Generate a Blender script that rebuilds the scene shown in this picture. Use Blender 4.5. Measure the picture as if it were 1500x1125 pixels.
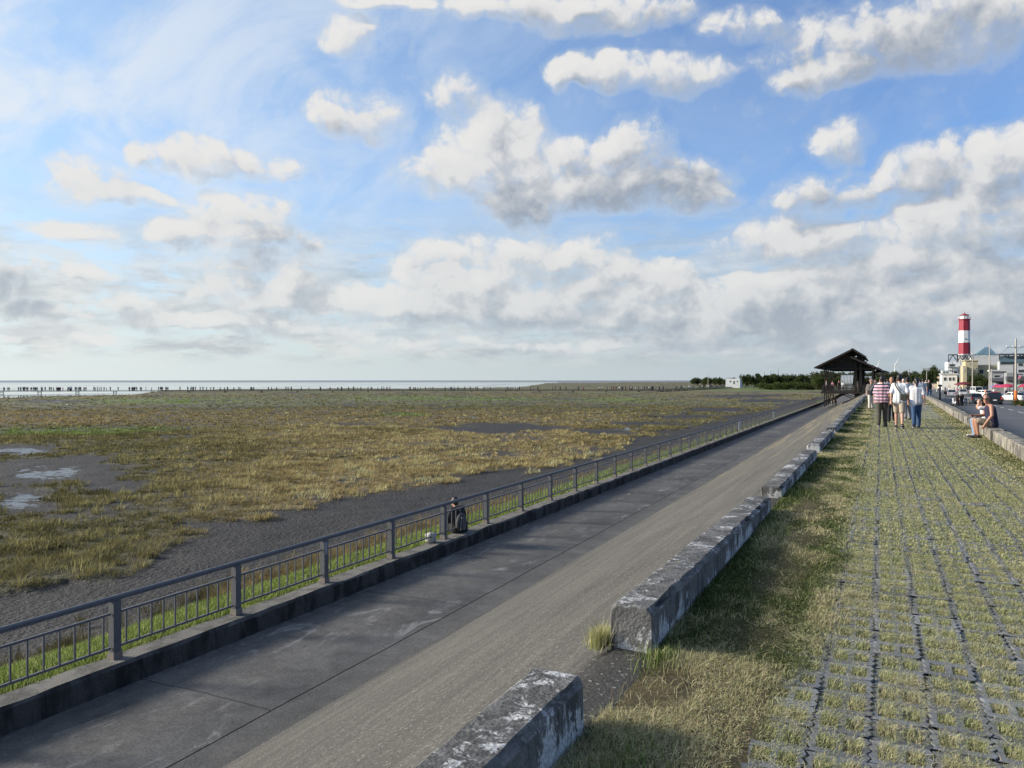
import bpy, bmesh, math, random
import numpy as np
from mathutils import Vector, Matrix, Quaternion

for o in list(bpy.data.objects):
    bpy.data.objects.remove(o)
scene = bpy.context.scene
COL = scene.collection
R = math.radians
rng = np.random.default_rng(7)
random.seed(7)

# ------------------------------------------------------------------ camera
F = 1127.0                 # focal length in photo pixels (1500 wide)
EYE = 1.62                 # eye height above the promenade (z = 0)
HOR = 557.0                # row of the horizon in the photo
YAW = math.atan2(540.0, F) # the promenade runs along +Y, the camera looks left of it
CA, SA = math.cos(YAW), math.sin(YAW)
cam = bpy.data.cameras.new('camera')
cam.sensor_width = 36.0
cam.lens = F / 1500.0 * 36.0
cam.clip_start = 0.1
cam.clip_end = 30000
cam_ob = bpy.data.objects.new('camera', cam)
COL.objects.link(cam_ob)
cam_ob.location = (0, 0, EYE)
cam_ob.rotation_euler = (R(90) - math.atan2(562.5 - HOR, F), 0, YAW)
scene.camera = cam_ob

def W(px, py, z):
    """world point on the level z that is seen at photo pixel (px, py)"""
    d = F * (EYE - z) / (py - HOR)
    xc = (px - 750.0) / F * d
    return Vector((xc * CA - d * SA, xc * SA + d * CA, z))
def WD(px, d, z):
    """world point at camera depth d in the direction of photo column px"""
    xc = (px - 750.0) / F * d
    return Vector((xc * CA - d * SA, xc * SA + d * CA, z))
def ZD(py, d):
    return EYE + (HOR - py) * d / F

# ------------------------------------------------------------------ render, light
scene.render.engine = 'CYCLES'
scene.view_settings.view_transform = 'Standard'
scene.view_settings.look = 'None'
scene.view_settings.exposure = 0.6
scene.view_settings.gamma = 1.0
scene.cycles.max_bounces = 6
scene.cycles.transparent_max_bounces = 8

SUN_EL = R(22.0)
SUN_AZ = YAW - R(9)       # the sun stands to the left of the view, a little ahead
sun_dir = Vector((-math.cos(SUN_AZ) * math.cos(SUN_EL), -math.sin(SUN_AZ) * math.cos(SUN_EL), math.sin(SUN_EL)))
sl = bpy.data.lights.new('sun', 'SUN')
sl.energy = 4.8
sl.angle = R(12)
sl.color = (1.0, 0.92, 0.80)
so = bpy.data.objects.new('sun', sl)
COL.objects.link(so)
so.rotation_euler = (-sun_dir).to_track_quat('-Z', 'Y').to_euler()

world = bpy.data.worlds.new('World')
scene.world = world
world.use_nodes = True
# ------------------------------------------------------------------ node helpers
class NT:
    def __init__(s, tree):
        s.t = tree; s.N = tree.nodes; s.L = tree.links
    def n(s, typ, **k):
        nd = s.N.new(typ)
        for a, b in k.items():
            setattr(nd, a, b)
        return nd
    def put(s, sock, v):
        if v is None: return
        if hasattr(v, 'node'):
            s.L.new(v, sock)
        else:
            if hasattr(sock.default_value, '__len__'):
                if not hasattr(v, '__len__'): v = (v,) * len(sock.default_value)
                if len(sock.default_value) == 4 and len(v) == 3: v = (*v, 1.0)
            sock.default_value = v
    def math(s, op, a, b=None, c=None, clamp=False):
        nd = s.n('ShaderNodeMath', operation=op, use_clamp=clamp)
        s.put(nd.inputs[0], a); s.put(nd.inputs[1], b); s.put(nd.inputs[2], c)
        return nd.outputs[0]
    def vm(s, op, a, b=None, c=None, out=0):
        nd = s.n('ShaderNodeVectorMath', operation=op)
        s.put(nd.inputs[0], a)
        if b is not None: s.put(nd.inputs['Scale'] if op == 'SCALE' else nd.inputs[1], b)
        if c is not None: s.put(nd.inputs[2], c)
        return nd.outputs['Value'] if op in ('LENGTH', 'DOT_PRODUCT', 'DISTANCE') else nd.outputs[0]
    def sep(s, v):
        nd = s.n('ShaderNodeSeparateXYZ'); s.put(nd.inputs[0], v); return nd.outputs
    def comb(s, x=0., y=0., z=0.):
        nd = s.n('ShaderNodeCombineXYZ')
        for i, v in enumerate((x, y, z)): s.put(nd.inputs[i], v)
        return nd.outputs[0]
    def noise(s, vec, scale=5., detail=4., rough=.5, dist=0., lac=2., color=False):
        nd = s.n('ShaderNodeTexNoise')
        s.put(nd.inputs['Vector'], vec); s.put(nd.inputs['Scale'], scale); s.put(nd.inputs['Detail'], detail)
        s.put(nd.inputs['Roughness'], rough); s.put(nd.inputs['Distortion'], dist); s.put(nd.inputs['Lacunarity'], lac)
        return nd.outputs['Color' if color else 'Fac']
    def voro(s, vec, scale=5., feature='F1', out='Distance', detail=0., rough=.5, rand=1.):
        nd = s.n('ShaderNodeTexVoronoi', feature=feature)
        s.put(nd.inputs['Vector'], vec); s.put(nd.inputs['Scale'], scale)
        if 'Detail' in nd.inputs: s.put(nd.inputs['Detail'], detail); s.put(nd.inputs['Roughness'], rough)
        s.put(nd.inputs['Randomness'], rand)
        return nd.outputs[out]
    def ramp(s, fac, stops, interp='LINEAR'):
        nd = s.n('ShaderNodeValToRGB'); cr = nd.color_ramp; cr.interpolation = interp
        while len(cr.elements) < len(stops): cr.elements.new(0.5)
        for e, (p, c) in zip(cr.elements, stops):
            e.position = p
            e.color = (c, c, c, 1) if not hasattr(c, '__len__') else (*c, 1) if len(c) == 3 else c
        s.put(nd.inputs[0], fac)
        return nd.outputs[0]
    def step(s, x, a, b, clamp=True):
        nd = s.n('ShaderNodeMapRange', interpolation_type='SMOOTHSTEP', clamp=True)
        s.put(nd.inputs[0], x); s.put(nd.inputs[1], a); s.put(nd.inputs[2], b)
        s.put(nd.inputs[3], 0.); s.put(nd.inputs[4], 1.)
        return nd.outputs[0]
    def lin(s, x, a, b, c=0., d=1.):
        nd = s.n('ShaderNodeMapRange', clamp=True)
        s.put(nd.inputs[0], x); s.put(nd.inputs[1], a); s.put(nd.inputs[2], b)
        s.put(nd.inputs[3], c); s.put(nd.inputs[4], d)
        return nd.outputs[0]
    def mix(s, fac, a, b, blend='MIX'):
        nd = s.n('ShaderNodeMix', data_type='RGBA', blend_type=blend)
        s.put(nd.inputs[0], fac); s.put(nd.inputs[6], a); s.put(nd.inputs[7], b)
        return nd.outputs[2]
    def bump(s, h, strength=.5, dist=.01, normal=None):
        nd = s.n('ShaderNodeBump'); s.put(nd.inputs['Height'], h)
        s.put(nd.inputs['Strength'], strength); s.put(nd.inputs['Distance'], dist)
        if normal is not None: s.put(nd.inputs['Normal'], normal)
        return nd.outputs[0]
    def pos(s):
        return s.n('ShaderNodeNewGeometry').outputs['Position']
    def nrm(s):
        return s.n('ShaderNodeNewGeometry').outputs['True Normal']
    def objc(s):
        return s.n('ShaderNodeTexCoord').outputs['Object']
    def attr(s, name, out='Color'):
        return s.n('ShaderNodeAttribute', attribute_name=name).outputs[out]

def new_mat(name):
    m = bpy.data.materials.new(name); m.use_nodes = True
    m.node_tree.nodes.clear()
    T = NT(m.node_tree)
    out = T.n('ShaderNodeOutputMaterial')
    b = T.n('ShaderNodeBsdfPrincipled')
    T.L.new(b.outputs[0], out.inputs[0])
    T.out = out
    return m, T, b
def setb(T, b, col=None, rough=None, metal=None, normal=None, spec=None):
    T.put(b.inputs['Base Color'], col); T.put(b.inputs['Roughness'], rough); T.put(b.inputs['Metallic'], metal)
    if normal is not None: T.L.new(normal, b.inputs['Normal'])
    T.put(b.inputs['Specular IOR Level'], spec)

_mats = {}
def mat(name, col, rough=.75, var=.2, scale=6., metal=0., bump=0., spec=.4, coord='obj'):
    """a plain material with fine procedural variation"""
    if name in _mats: return _mats[name]
    m, T, b = new_mat(name)
    v = T.objc() if coord == 'obj' else T.pos()
    n1 = T.noise(v, scale, 5, .6)
    f = T.lin(n1, .3, .7, 1 - var, 1 + var)
    c = T.vm('SCALE', T.n('ShaderNodeRGB').outputs[0], f)
    rgb = [n for n in T.N if n.type == 'RGB'][-1]
    rgb.outputs[0].default_value = (*col, 1)
    nrm = T.bump(T.noise(v, scale * 6, 3, .6), bump, .01) if bump else None
    setb(T, b, c, rough, metal, nrm, spec)
    _mats[name] = m
    return m

# ------------------------------------------------------------------ mesh helpers
class MB:
    """collects shapes into one mesh"""
    def __init__(s): s.v = []; s.f = []; s.mi = []; s.cur = 0
    def add(s, verts, faces):
        o = len(s.v); s.v += [tuple(p) for p in verts]
        for f in faces: s.f.append(tuple(i + o for i in f)); s.mi.append(s.cur)
        return s
    def box(s, lo, hi, rot=0., c=None, taper=1.):
        x0, y0, z0 = lo; x1, y1, z1 = hi
        mx, my = (x0 + x1) / 2, (y0 + y1) / 2
        v = []
        for z, k in ((z0, 1.), (z1, taper)):
            for x, y in ((x0, y0), (x1, y0), (x1, y1), (x0, y1)):
                v.append(Vector((mx + (x - mx) * k, my + (y - my) * k, z)))
        if rot:
            cc = Vector((mx, my, 0)) if c is None else Vector((*c, 0))
            m = Matrix.Rotation(rot, 3, 'Z'); v = [m @ (p - cc) + cc for p in v]
        return s.add(v, [(3, 2, 1, 0), (4, 5, 6, 7), (0, 1, 5, 4), (1, 2, 6, 5), (2, 3, 7, 6), (3, 0, 4, 7)])
    def bar(s, a, b, w, h=None, up=(0, 0, 1)):
        """rectangular bar from a to b"""
        h = w if h is None else h
        a, b = Vector(a), Vector(b); t = (b - a).normalized(); u = Vector(up)
        if abs(t.dot(u)) > .98: u = Vector((0, 1, 0))
        x = t.cross(u).normalized(); y = x.cross(t).normalized()
        v = []
        for p in (a, b):
            for i, j in ((-1, -1), (1, -1), (1, 1), (-1, 1)):
                v.append(p + x * (i * w / 2) + y * (j * h / 2))
        return s.add(v, [(3, 2, 1, 0), (4, 5, 6, 7), (0, 1, 5, 4), (1, 2, 6, 5), (2, 3, 7, 6), (3, 0, 4, 7)])
    def tube(s, pts, r, n=8, cap=True):
        pts = [Vector(p) for p in pts]
        rs = r if hasattr(r, '__len__') else [r] * len(pts)
        v = []; f = []
        prev = None
        for i, p in enumerate(pts):
            t = (pts[min(i + 1, len(pts) - 1)] - pts[max(i - 1, 0)]).normalized()
            if prev is None:
                u = Vector((0, 0, 1)) if abs(t.z) < .9 else Vector((1, 0, 0))
                x = t.cross(u).normalized()
            else:
                x = (prev - t * prev.dot(t)).normalized()
            prev = x; y = t.cross(x)
            for k in range(n):
                a = 2 * math.pi * k / n
                v.append(p + (x * math.cos(a) + y * math.sin(a)) * rs[i])
        for i in range(len(pts) - 1):
            for k in range(n):
                f.append((i * n + k, i * n + (k + 1) % n, (i + 1) * n + (k + 1) % n, (i + 1) * n + k))
        if cap:
            f.append(tuple(reversed(range(n)))); f.append(tuple(range((len(pts) - 1) * n, len(pts) * n)))
        return s.add(v, f)
    def lathe(s, prof, n=16, c=(0, 0, 0), phase=0.):
        v = []; f = []
        for r, z in prof:
            for k in range(n):
                a = 2 * math.pi * k / n + phase
                v.append((c[0] + r * math.cos(a), c[1] + r * math.sin(a), c[2] + z))
        for i in range(len(prof) - 1):
            for k in range(n):
                f.append((i * n + k, i * n + (k + 1) % n, (i + 1) * n + (k + 1) % n, (i + 1) * n + k))
        f.append(tuple(reversed(range(n)))); f.append(tuple(range((len(prof) - 1) * n, len(prof) * n)))
        return s.add(v, f)
    def ell(s, c, r, n=12, m=8, rot=None):
        c = Vector(c); v = [c + Vector((0, 0, -r[2]))]; f = []
        for i in range(1, m):
            th = math.pi * i / m
            for k in range(n):
                a = 2 * math.pi * k / n
                p = Vector((r[0] * math.sin(th) * math.cos(a), r[1] * math.sin(th) * math.sin(a), -r[2] * math.cos(th)))
                v.append(c + p)
        v.append(c + Vector((0, 0, r[2])))
        if rot is not None:
            v = [c + rot @ (p - c) for p in v]
        for k in range(n): f.append((0, 1 + (k + 1) % n, 1 + k))
        for i in range(m - 2):
            for k in range(n):
                a = 1 + i * n
                f.append((a + k, a + (k + 1) % n, a + n + (k + 1) % n, a + n + k))
        e = len(v) - 1; a = 1 + (m - 2) * n
        for k in range(n): f.append((a + k, a + (k + 1) % n, e))
        return s.add(v, f)
    def cap(s, a, b, r0, r1, n=12):
        """closed tapered capsule"""
        a, b = Vector(a), Vector(b); L = (b - a).length
        if L < 1e-5: return s.ell(a, (r0,) * 3, n, 8)
        t = (b - a) / L
        pts = []; rs = []
        for q in (-1, -.7, -.3): pts.append(a + t * q * r0 * .995); rs.append(r0 * math.sqrt(max(1 - q * q, .004)))
        pts.append(a); rs.append(r0); pts.append((a + b) / 2); rs.append((r0 + r1) / 2); pts.append(b); rs.append(r1)
        for q in (.3, .7, 1): pts.append(b + t * q * r1 * .995); rs.append(r1 * math.sqrt(max(1 - q * q, .004)))
        return s.tube(pts, rs, n)
    def mesh(s, name):
        me = bpy.data.meshes.new(name); me.from_pydata(s.v, [], s.f); me.update()
        return me
    def build(s, name, m, parent=None, smooth=False, bevel=0.):
        me = s.mesh(name)
        ms = m if isinstance(m, (list, tuple)) else [m]
        for q in ms: me.materials.append(q)
        if len(ms) > 1: me.polygons.foreach_set('material_index', s.mi)
        if smooth: me.polygons.foreach_set('use_smooth', [True] * len(me.polygons))
        o = bpy.data.objects.new(name, me); COL.objects.link(o)
        if parent is not None: o.parent = parent
        if bevel:
            bm = bmesh.new(); bm.from_mesh(me)
            bmesh.ops.remove_doubles(bm, verts=bm.verts, dist=1e-5)
            bmesh.ops.bevel(bm, geom=[e for e in bm.edges if e.is_manifold and e.calc_face_angle(0) > .5], offset=bevel, segments=2, affect='EDGES')
            bm.to_mesh(me); bm.free()
        return o
def empty(name, loc=(0, 0, 0), rz=0.):
    o = bpy.data.objects.new(name, None); COL.objects.link(o)
    o.empty_display_size = .2
    o.location = loc; o.rotation_euler = (0, 0, rz)
    return o
def tag(o, label=None, cat=None, group=None, kind=None):
    if label: o['label'] = label
    if cat: o['category'] = cat
    if group: o['group'] = group
    if kind: o['kind'] = kind
    return o
def copy_tree(o, parent=None):
    c = o.copy(); COL.objects.link(c)
    if parent is not None: c.parent = parent
    for ch in list(o.children): copy_tree(ch, c)
    return c
def tri_mesh(name, co, tris, m, col=None, parent=None, attrs=None):
    """fast mesh from numpy arrays"""
    co = np.ascontiguousarray(co, dtype=np.float32); tris = np.ascontiguousarray(tris, dtype=np.int32)
    k = tris.shape[1]
    me = bpy.data.meshes.new(name)
    me.vertices.add(len(co)); me.vertices.foreach_set('co', co.ravel())
    me.loops.add(tris.size); me.loops.foreach_set('vertex_index', tris.ravel())
    me.polygons.add(len(tris)); me.polygons.foreach_set('loop_start', np.arange(0, tris.size, k, dtype=np.int32))
    me.update(calc_edges=True)
    if col is not None:
        a = me.color_attributes.new('Col', 'FLOAT_COLOR', 'POINT')
        c4 = np.ones((len(co), 4), dtype=np.float32); c4[:, :3] = col
        a.data.foreach_set('color', c4.ravel())
    for an, av in (attrs or {}).items():
        a = me.attributes.new(an, 'FLOAT', 'POINT'); a.data.foreach_set('value', np.asarray(av, dtype=np.float32))
    me.materials.append(m)
    o = bpy.data.objects.new(name, me); COL.objects.link(o)
    if parent is not None: o.parent = parent
    return o
def blades(pos, h, w, yaw, lean, col, curl=.6):
    """grass blades as arrays: two segments, five vertices each"""
    n = len(pos)
    dx, dy = np.cos(yaw), np.sin(yaw)
    side = np.stack([-dy, dx, np.zeros(n)], 1) * (w[:, None] / 2)
    out = np.stack([dx, dy, np.zeros(n)], 1)
    up = np.array([0, 0, 1.0])
    mid = pos + up * (h * .55)[:, None] + out * (h * lean * .35)[:, None]
    tip = pos + up * (h * (1 - curl * np.clip(lean, 0, 1.4) * .45))[:, None] + out * (h * lean)[:, None]
    V = np.stack([pos - side, pos + side, mid - side * .8, mid + side * .8, tip], 1).reshape(-1, 3)
    b = np.arange(n)[:, None] * 5
    T = np.concatenate([b + [0, 1, 3], b + [0, 3, 2], b + [2, 3, 4]], 0)
    C = np.repeat(col, 5, 0)
    return V, T, C
def join_blades(parts):
    V = []; T = []; C = []; o = 0
    for v, t, c in parts:
        V.append(v); T.append(t + o); C.append(c); o += len(v)
    return np.concatenate(V), np.concatenate(T), np.concatenate(C)
def _hash(ix, iy, seed):
    h = (ix.astype(np.int64) * 374761393 + iy.astype(np.int64) * 668265263 + seed * 2147483647) & 0xffffffff
    h = ((h ^ (h >> 13)) * 1274126177) & 0xffffffff
    h = h ^ (h >> 16)
    return (h & 0xffff) / 65535.0
def vnoise(x, y, seed=0):
    x = np.asarray(x, float); y = np.asarray(y, float)
    ix = np.floor(x); iy = np.floor(y); fx = x - ix; fy = y - iy
    fx = fx * fx * (3 - 2 * fx); fy = fy * fy * (3 - 2 * fy)
    a = _hash(ix, iy, seed); b = _hash(ix + 1, iy, seed); c = _hash(ix, iy + 1, seed); d = _hash(ix + 1, iy + 1, seed)
    return (a * (1 - fx) + b * fx) * (1 - fy) + (c * (1 - fx) + d * fx) * fy
def fbm(x, y, seed=0, oct=4):
    s = 0; a = .5; t = 0
    for i in range(oct):
        s = s + a * vnoise(x * 2 ** i + 17.3 * i, y * 2 ** i - 9.1 * i, seed + i); t += a; a *= .55
    return s / t
def sst(x, a, b):
    t = np.clip((x - a) / (b - a), 0, 1); return t * t * (3 - 2 * t)
# ------------------------------------------------------------------ sky: Nishita air with procedural clouds in azimuth / elevation
def build_sky():
    t = world.node_tree; t.nodes.clear(); S = NT(t)
    out = S.n('ShaderNodeOutputWorld'); bg = S.n('ShaderNodeBackground')
    sky = S.n('ShaderNodeTexSky'); sky.sky_type = 'NISHITA'; sky.sun_disc = False
    sky.sun_elevation = SUN_EL
    sky.sun_rotation = math.atan2(sun_dir.x, sun_dir.y)
    sky.air_density = 1.0; sky.dust_density = 1.0; sky.ozone_density = 2.0
    dirv = S.n('ShaderNodeTexCoord').outputs['Generated']
    x, y, z = S.sep(dirv)
    az = S.math('ARCTAN2', x, y)
    el = S.math('ARCSINE', z)
    u = S.math('MULTIPLY', az, 180 / math.pi / 10); v = S.math('MULTIPLY', el, 180 / math.pi / 10)
    P = S.comb(u, v, 0)
    def ang(px, py):
        a = (px - 750.) / F
        azd = math.degrees(math.atan(a) - YAW); eld = math.degrees(math.atan2((HOR - py) / F, math.sqrt(1 + a * a)))
        return azd / 10, eld / 10
    def blobs_of(lst):
        r = []
        for px, py, rx, ry in lst:
            a, b = ang(px - rx, py), ang(px + rx, py); c, d = ang(px, py + ry), ang(px, py - ry)
            k_ = 1.34
            rx, ry = rx * k_, ry * k_
            a, b = ang(px - rx, py), ang(px + rx, py); c, d = ang(px, py + ry), ang(px, py - ry)
            r.append(((a[0] + b[0]) / 2, (c[1] + d[1]) / 2, (b[0] - a[0]) / 2, (d[1] - c[1]) / 2))
        return r
    CUM = CLOUDS
    PW = S.vm('ADD', P, S.vm('SCALE', S.vm('SUBTRACT', S.noise(P, 2.6, 4, .55, color=True), (.5, .5, .5)), .5))
    def density_group(name, lst, warp, nscale, namp, vamp):
        g = bpy.data.node_groups.new(name, 'ShaderNodeTree')
        g.interface.new_socket('P', in_out='INPUT', socket_type='NodeSocketVector')
        g.interface.new_socket('D', in_out='OUTPUT', socket_type='NodeSocketFloat')
        g.interface.new_socket('B', in_out='OUTPUT', socket_type='NodeSocketFloat')
        G = NT(g); gi = G.n('NodeGroupInput'); go = G.n('NodeGroupOutput')
        p = gi.outputs[0]
        wn = G.vm('SUBTRACT', G.noise(p, 2.2, 3, .55, color=True), (.5, .5, .5))
        pw = G.vm('ADD', p, G.vm('SCALE', wn, warp))
        m = None
        for (cx, cy, rx, ry) in blobs_of(lst):
            q = G.vm('MULTIPLY_ADD', pw, (1 / rx, 1 / ry, 0), (-cx / rx, -cy / ry, 0))
            l = G.vm('DOT_PRODUCT', q, q)
            l = G.math('SUBTRACT', 1.0, l, clamp=True)
            m = l if m is None else G.math('ADD', m, l)
        base = G.math('MULTIPLY_ADD', G.math('DIVIDE', m, G.math('ADD', m, .8)), 1.45, -.30)
        n = G.math('SUBTRACT', G.noise(pw, nscale, 10, .63, .25), .5)
        vo = G.math('SUBTRACT', .42, G.voro(pw, nscale * 1.5, detail=3., rough=.55))
        d = G.math('ADD', base, G.math('ADD', G.math('MULTIPLY', n, namp), G.math('MULTIPLY', vo, vamp)))
        G.L.new(d, go.inputs[0]); G.L.new(base, go.inputs[1])
        return g
    g1 = density_group('cumulus_field', CUM, .26, 3.4, 1.05, .5)
    def call(g, p):
        nd = S.n('ShaderNodeGroup'); nd.node_tree = g; S.put(nd.inputs[0], p); return nd.outputs
    d0, b0 = call(g1, P)
    d1, b1 = call(g1, S.vm('ADD', P, (-.075, .085, 0)))
    alpha = S.step(d0, -.20, S.lin(S.math('SUBTRACT', b0, b1), -.06, .10, .62, .20))
    rel = S.math('SUBTRACT', d0, d1)
    relb = S.math('SUBTRACT', b0, b1)
    lit = S.math('ADD', S.math('MULTIPLY', rel, .62), S.math('MULTIPLY', relb, 1.3))
    lump = S.math('SUBTRACT', S.noise(PW, 3.0, 2, .5), S.noise(S.vm('ADD', PW, (-.13, .15, 0)), 3.0, 2, .5))
    lit = S.math('ADD', lit, S.math('MULTIPLY', lump, 1.15))
    lit = S.math('ADD', lit, .65)
    lit = S.math('SUBTRACT', lit, S.math('MULTIPLY', S.math('MAXIMUM', d0, 0.), .20))
    # thick masses of cloud that stand in their own shade
    sh = None
    for (px, py, rx, ry, k) in CLOUD_SHADE:
        (cx, cy, ax, ay), = blobs_of([(px, py, rx, ry)])
        q = S.vm('MULTIPLY_ADD', PW, (1 / ax, 1 / ay, 0), (-cx / ax, -cy / ay, 0))
        f = S.math('MULTIPLY', S.lin(S.vm('DOT_PRODUCT', q, q), 0., 1.25, 1., 0.), k)
        sh = f if sh is None else S.math('MAXIMUM', sh, f)
    lit = S.math('SUBTRACT', lit, sh)
    lit = S.math('ADD', lit, S.lin(u, -6.0, .6, .04, -.14))
    lit = S.math('ADD', lit, S.math('MULTIPLY', S.math('SUBTRACT', S.noise(PW, 9, 5, .65), .5), .35))
    lit = S.math('MULTIPLY', S.lin(lit, 0., .62), S.lin(lit, -.6, 1.25, .55, 1.))
    ccol = S.mix(lit, (.30, .345, .415), (.72, .712, .70))
    skyc = S.vm('SCALE', sky.outputs[0], SKY_GAIN)
    skyc = S.vm('MULTIPLY', skyc, SKY_TINT)
    glow = S.math('MULTIPLY', S.math('POWER', S.lin(u, .6, -6.6), 1.4), .5)
    skyc = S.mix(glow, skyc, (.50, .69, .80))
    # thin high cirrus, mostly upper left
    pc = S.vm('MULTIPLY', P, (1., 1.9, 1.)); pc = S.n('ShaderNodeVectorRotate', rotation_type='Z_AXIS')
    S.L.new(P, pc.inputs['Vector']); pc.inputs['Angle'].default_value = R(-28)
    pcv = S.vm('MULTIPLY', pc.outputs[0], (.75, 1.3, 1.))
    cn = S.noise(pcv, 1.15, 9, .60, .5)
    ca = S.step(cn, .34, .62)
    cm = S.math('MULTIPLY', S.lin(u, -6.5, -2.0, 1., .10), S.step(v, .6, 1.5))
    ca = S.math('MULTIPLY', ca, S.math('MULTIPLY', cm, .97))
    c1 = S.mix(ca, skyc, (.70, .75, .80))
    # pale veil toward the horizon
    hz = S.math('POWER', S.lin(v, 0., 1.5, 1., 0.), 1.6)
    hcol = S.mix(S.lin(u, -6., .8, 0., 1.), (.69, .75, .74), (.37, .44, .50))
    c2 = S.mix(S.math('MULTIPLY', hz, .93), c1, hcol)
    # low bands of far cloud, seen edge on
    pb = S.vm('MULTIPLY', P, (1.0, 3.4, 1.))
    bn = S.noise(pb, 2.2, 8, .6, .3)
    ba = S.math('MULTIPLY', S.step(bn, .36, .58), S.math('MULTIPLY', S.step(v, .06, .25), S.lin(v, .6, 1.3, 1., 0.)))
    bl = S.noise(S.vm('ADD', pb, (-.1, .2, 3.)), 2.6, 6, .6, .2)
    bl0 = S.math('ADD', S.step(bl, .3, .7), S.lin(u, -6., .8, .3, -.25))
    bcol = S.mix(bl0, (.36, .41, .46), (.66, .67, .66))
    c3 = S.mix(S.math('MULTIPLY', ba, .9), c2, bcol)
    # cumulus, fading into the veil low down
    ccol = S.mix(S.math('MULTIPLY', hz, .5), ccol, hcol)
    halo = S.math('MULTIPLY', S.step(d0, -.62, .10), .42)
    c3 = S.mix(halo, c3, S.mix(S.lin(u, -6., .8, 0., 1.), (.66, .70, .71), (.44, .50, .57)))
    c4 = S.mix(S.math('MULTIPLY', alpha, .97), c3, ccol)
    below = S.step(v, -.25, -.02)
    c5 = S.mix(below, (.25, .27, .28), c4)
    S.L.new(c5, bg.inputs[0]); bg.inputs[1].default_value = .75
    S.L.new(bg.outputs[0], out.inputs[0])
CLOUD_SHADE = [(960, 268, 120, 56, .50), (890, 292, 170, 30, .35), (1310, 62, 190, 74, .36), (1210, 100, 90, 40, .3), (1230, 290, 100, 40, .55), (1360, 240, 70, 40, .35), (1330, 400, 240, 44, .18),
    (30, 432, 90, 60, .7), (430, 362, 60, 46, .38), (350, 386, 130, 20, .35), (880, 440, 120, 34, .25), (1000, 478, 200, 26, .22), (270, 474, 130, 16, .35), (620, 482, 140, 14, .25), (760, 484, 180, 18, .22), (1230, 500, 380, 22, .2),
    (440, 440, 50, 30, .25), (900, 30, 140, 40, .2), (1150, 450, 110, 24, .22), (1450, 380, 90, 24, .2)]
SKY_GAIN = .15
SKY_TINT = (.80, .95, 1.2)
world.cycles.sampling_method = 'MANUAL'
world.cycles.sample_map_resolution = 256
CLOUDS = [
    # the big cumulus in the middle
    (748, 182, 46, 40), (700, 226, 70, 50), (640, 254, 60, 32), (770, 246, 96, 56), (850, 246, 84, 46), (928, 212, 52, 42), (980, 268, 90, 36), (880, 284, 150, 26), (760, 306, 60, 30), (1030, 288, 50, 20),
    # top band
    (560, 2, 60, 16), (740, 8, 120, 24), (900, 24, 110, 30), (850, 100, 50, 22), (910, 108, 60, 22), (1000, 112, 70, 24), (508, 50, 34, 28), (818, 112, 20, 22),
    # large grey one upper right
    (1310, 55, 170, 54), (1200, 112, 70, 24), (1090, 36, 60, 22), (1420, 40, 110, 54),
    # right hand masses
    (1232, 204, 46, 28), (1222, 282, 90, 34), (1345, 248, 60, 30), (1440, 226, 80, 40), (1490, 262, 60, 66), (1430, 330, 90, 54), (1450, 290, 110, 70), (1330, 430, 200, 50), (1140, 352, 84, 32), (1250, 365, 110, 36), (1390, 400, 120, 40), (1480, 420, 70, 40), (1350, 320, 50, 30),
    # left and middle small cumulus
    (525, 168, 66, 34), (668, 138, 44, 30), (290, 228, 44, 28), (380, 240, 72, 24), (125, 262, 62, 36), (190, 288, 60, 16), (215, 234, 34, 20), (100, 338, 70, 16), (310, 312, 44, 32), (375, 318, 56, 36), (360, 362, 115, 28), (240, 336, 50, 16), (128, 398, 36, 16),
    # dark one at the left edge
    (10, 412, 66, 46), (60, 464, 60, 20),
    # low ranks
    (618, 384, 46, 32), (712, 384, 60, 36), (790, 378, 56, 36), (868, 378, 56, 34), (640, 424, 70, 26), (760, 428, 90, 28), (920, 424, 70, 28), (350, 418, 84, 30), (440, 420, 36, 30), (180, 446, 60, 28), (260, 470, 80, 16), (340, 474, 70, 14), (530, 444, 60, 26), (610, 468, 60, 18), (740, 466, 100, 20),
    (690, 450, 120, 30), (850, 450, 110, 30), (1050, 466, 130, 28), (1190, 430, 110, 34), (1300, 478, 150, 30), (1430, 440, 110, 40), (960, 400, 60, 26), (420, 452, 90, 20),
    (1010, 440, 70, 30), (960, 478, 90, 22), (1110, 430, 70, 28), (1180, 468, 80, 26), (1270, 440, 70, 30), (1380, 470, 90, 28), (1480, 480, 60, 26), (1070, 490, 80, 18), (640, 500, 110, 10), (880, 506, 120, 12), (1200, 510, 130, 14), (1400, 514, 110, 14), (470, 486, 80, 12), (90, 494, 100, 10),
]
build_sky()
# ------------------------------------------------------------------ levels of the place (metres; promenade = 0)
KX1, KX0 = -1.22, -1.50          # left kerb blocks
ZWALK = -2.72                    # lower walkway
ZWALL = -2.38                    # top of the low wall under the railing
WX1, WX0 = -9.66, -10.10         # that wall
JOINT, TOE = -7.20, -6.62        # joint in the walkway, foot of the slope
ZM = -3.35                       # marsh level
ZROAD = -1.75
def par_x(y): return 2.25 + .0168 * y          # face of the right parapet
def road_x(y): return 6.45 + .0186 * y         # left edge of the road
YEND = 520.0

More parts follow.
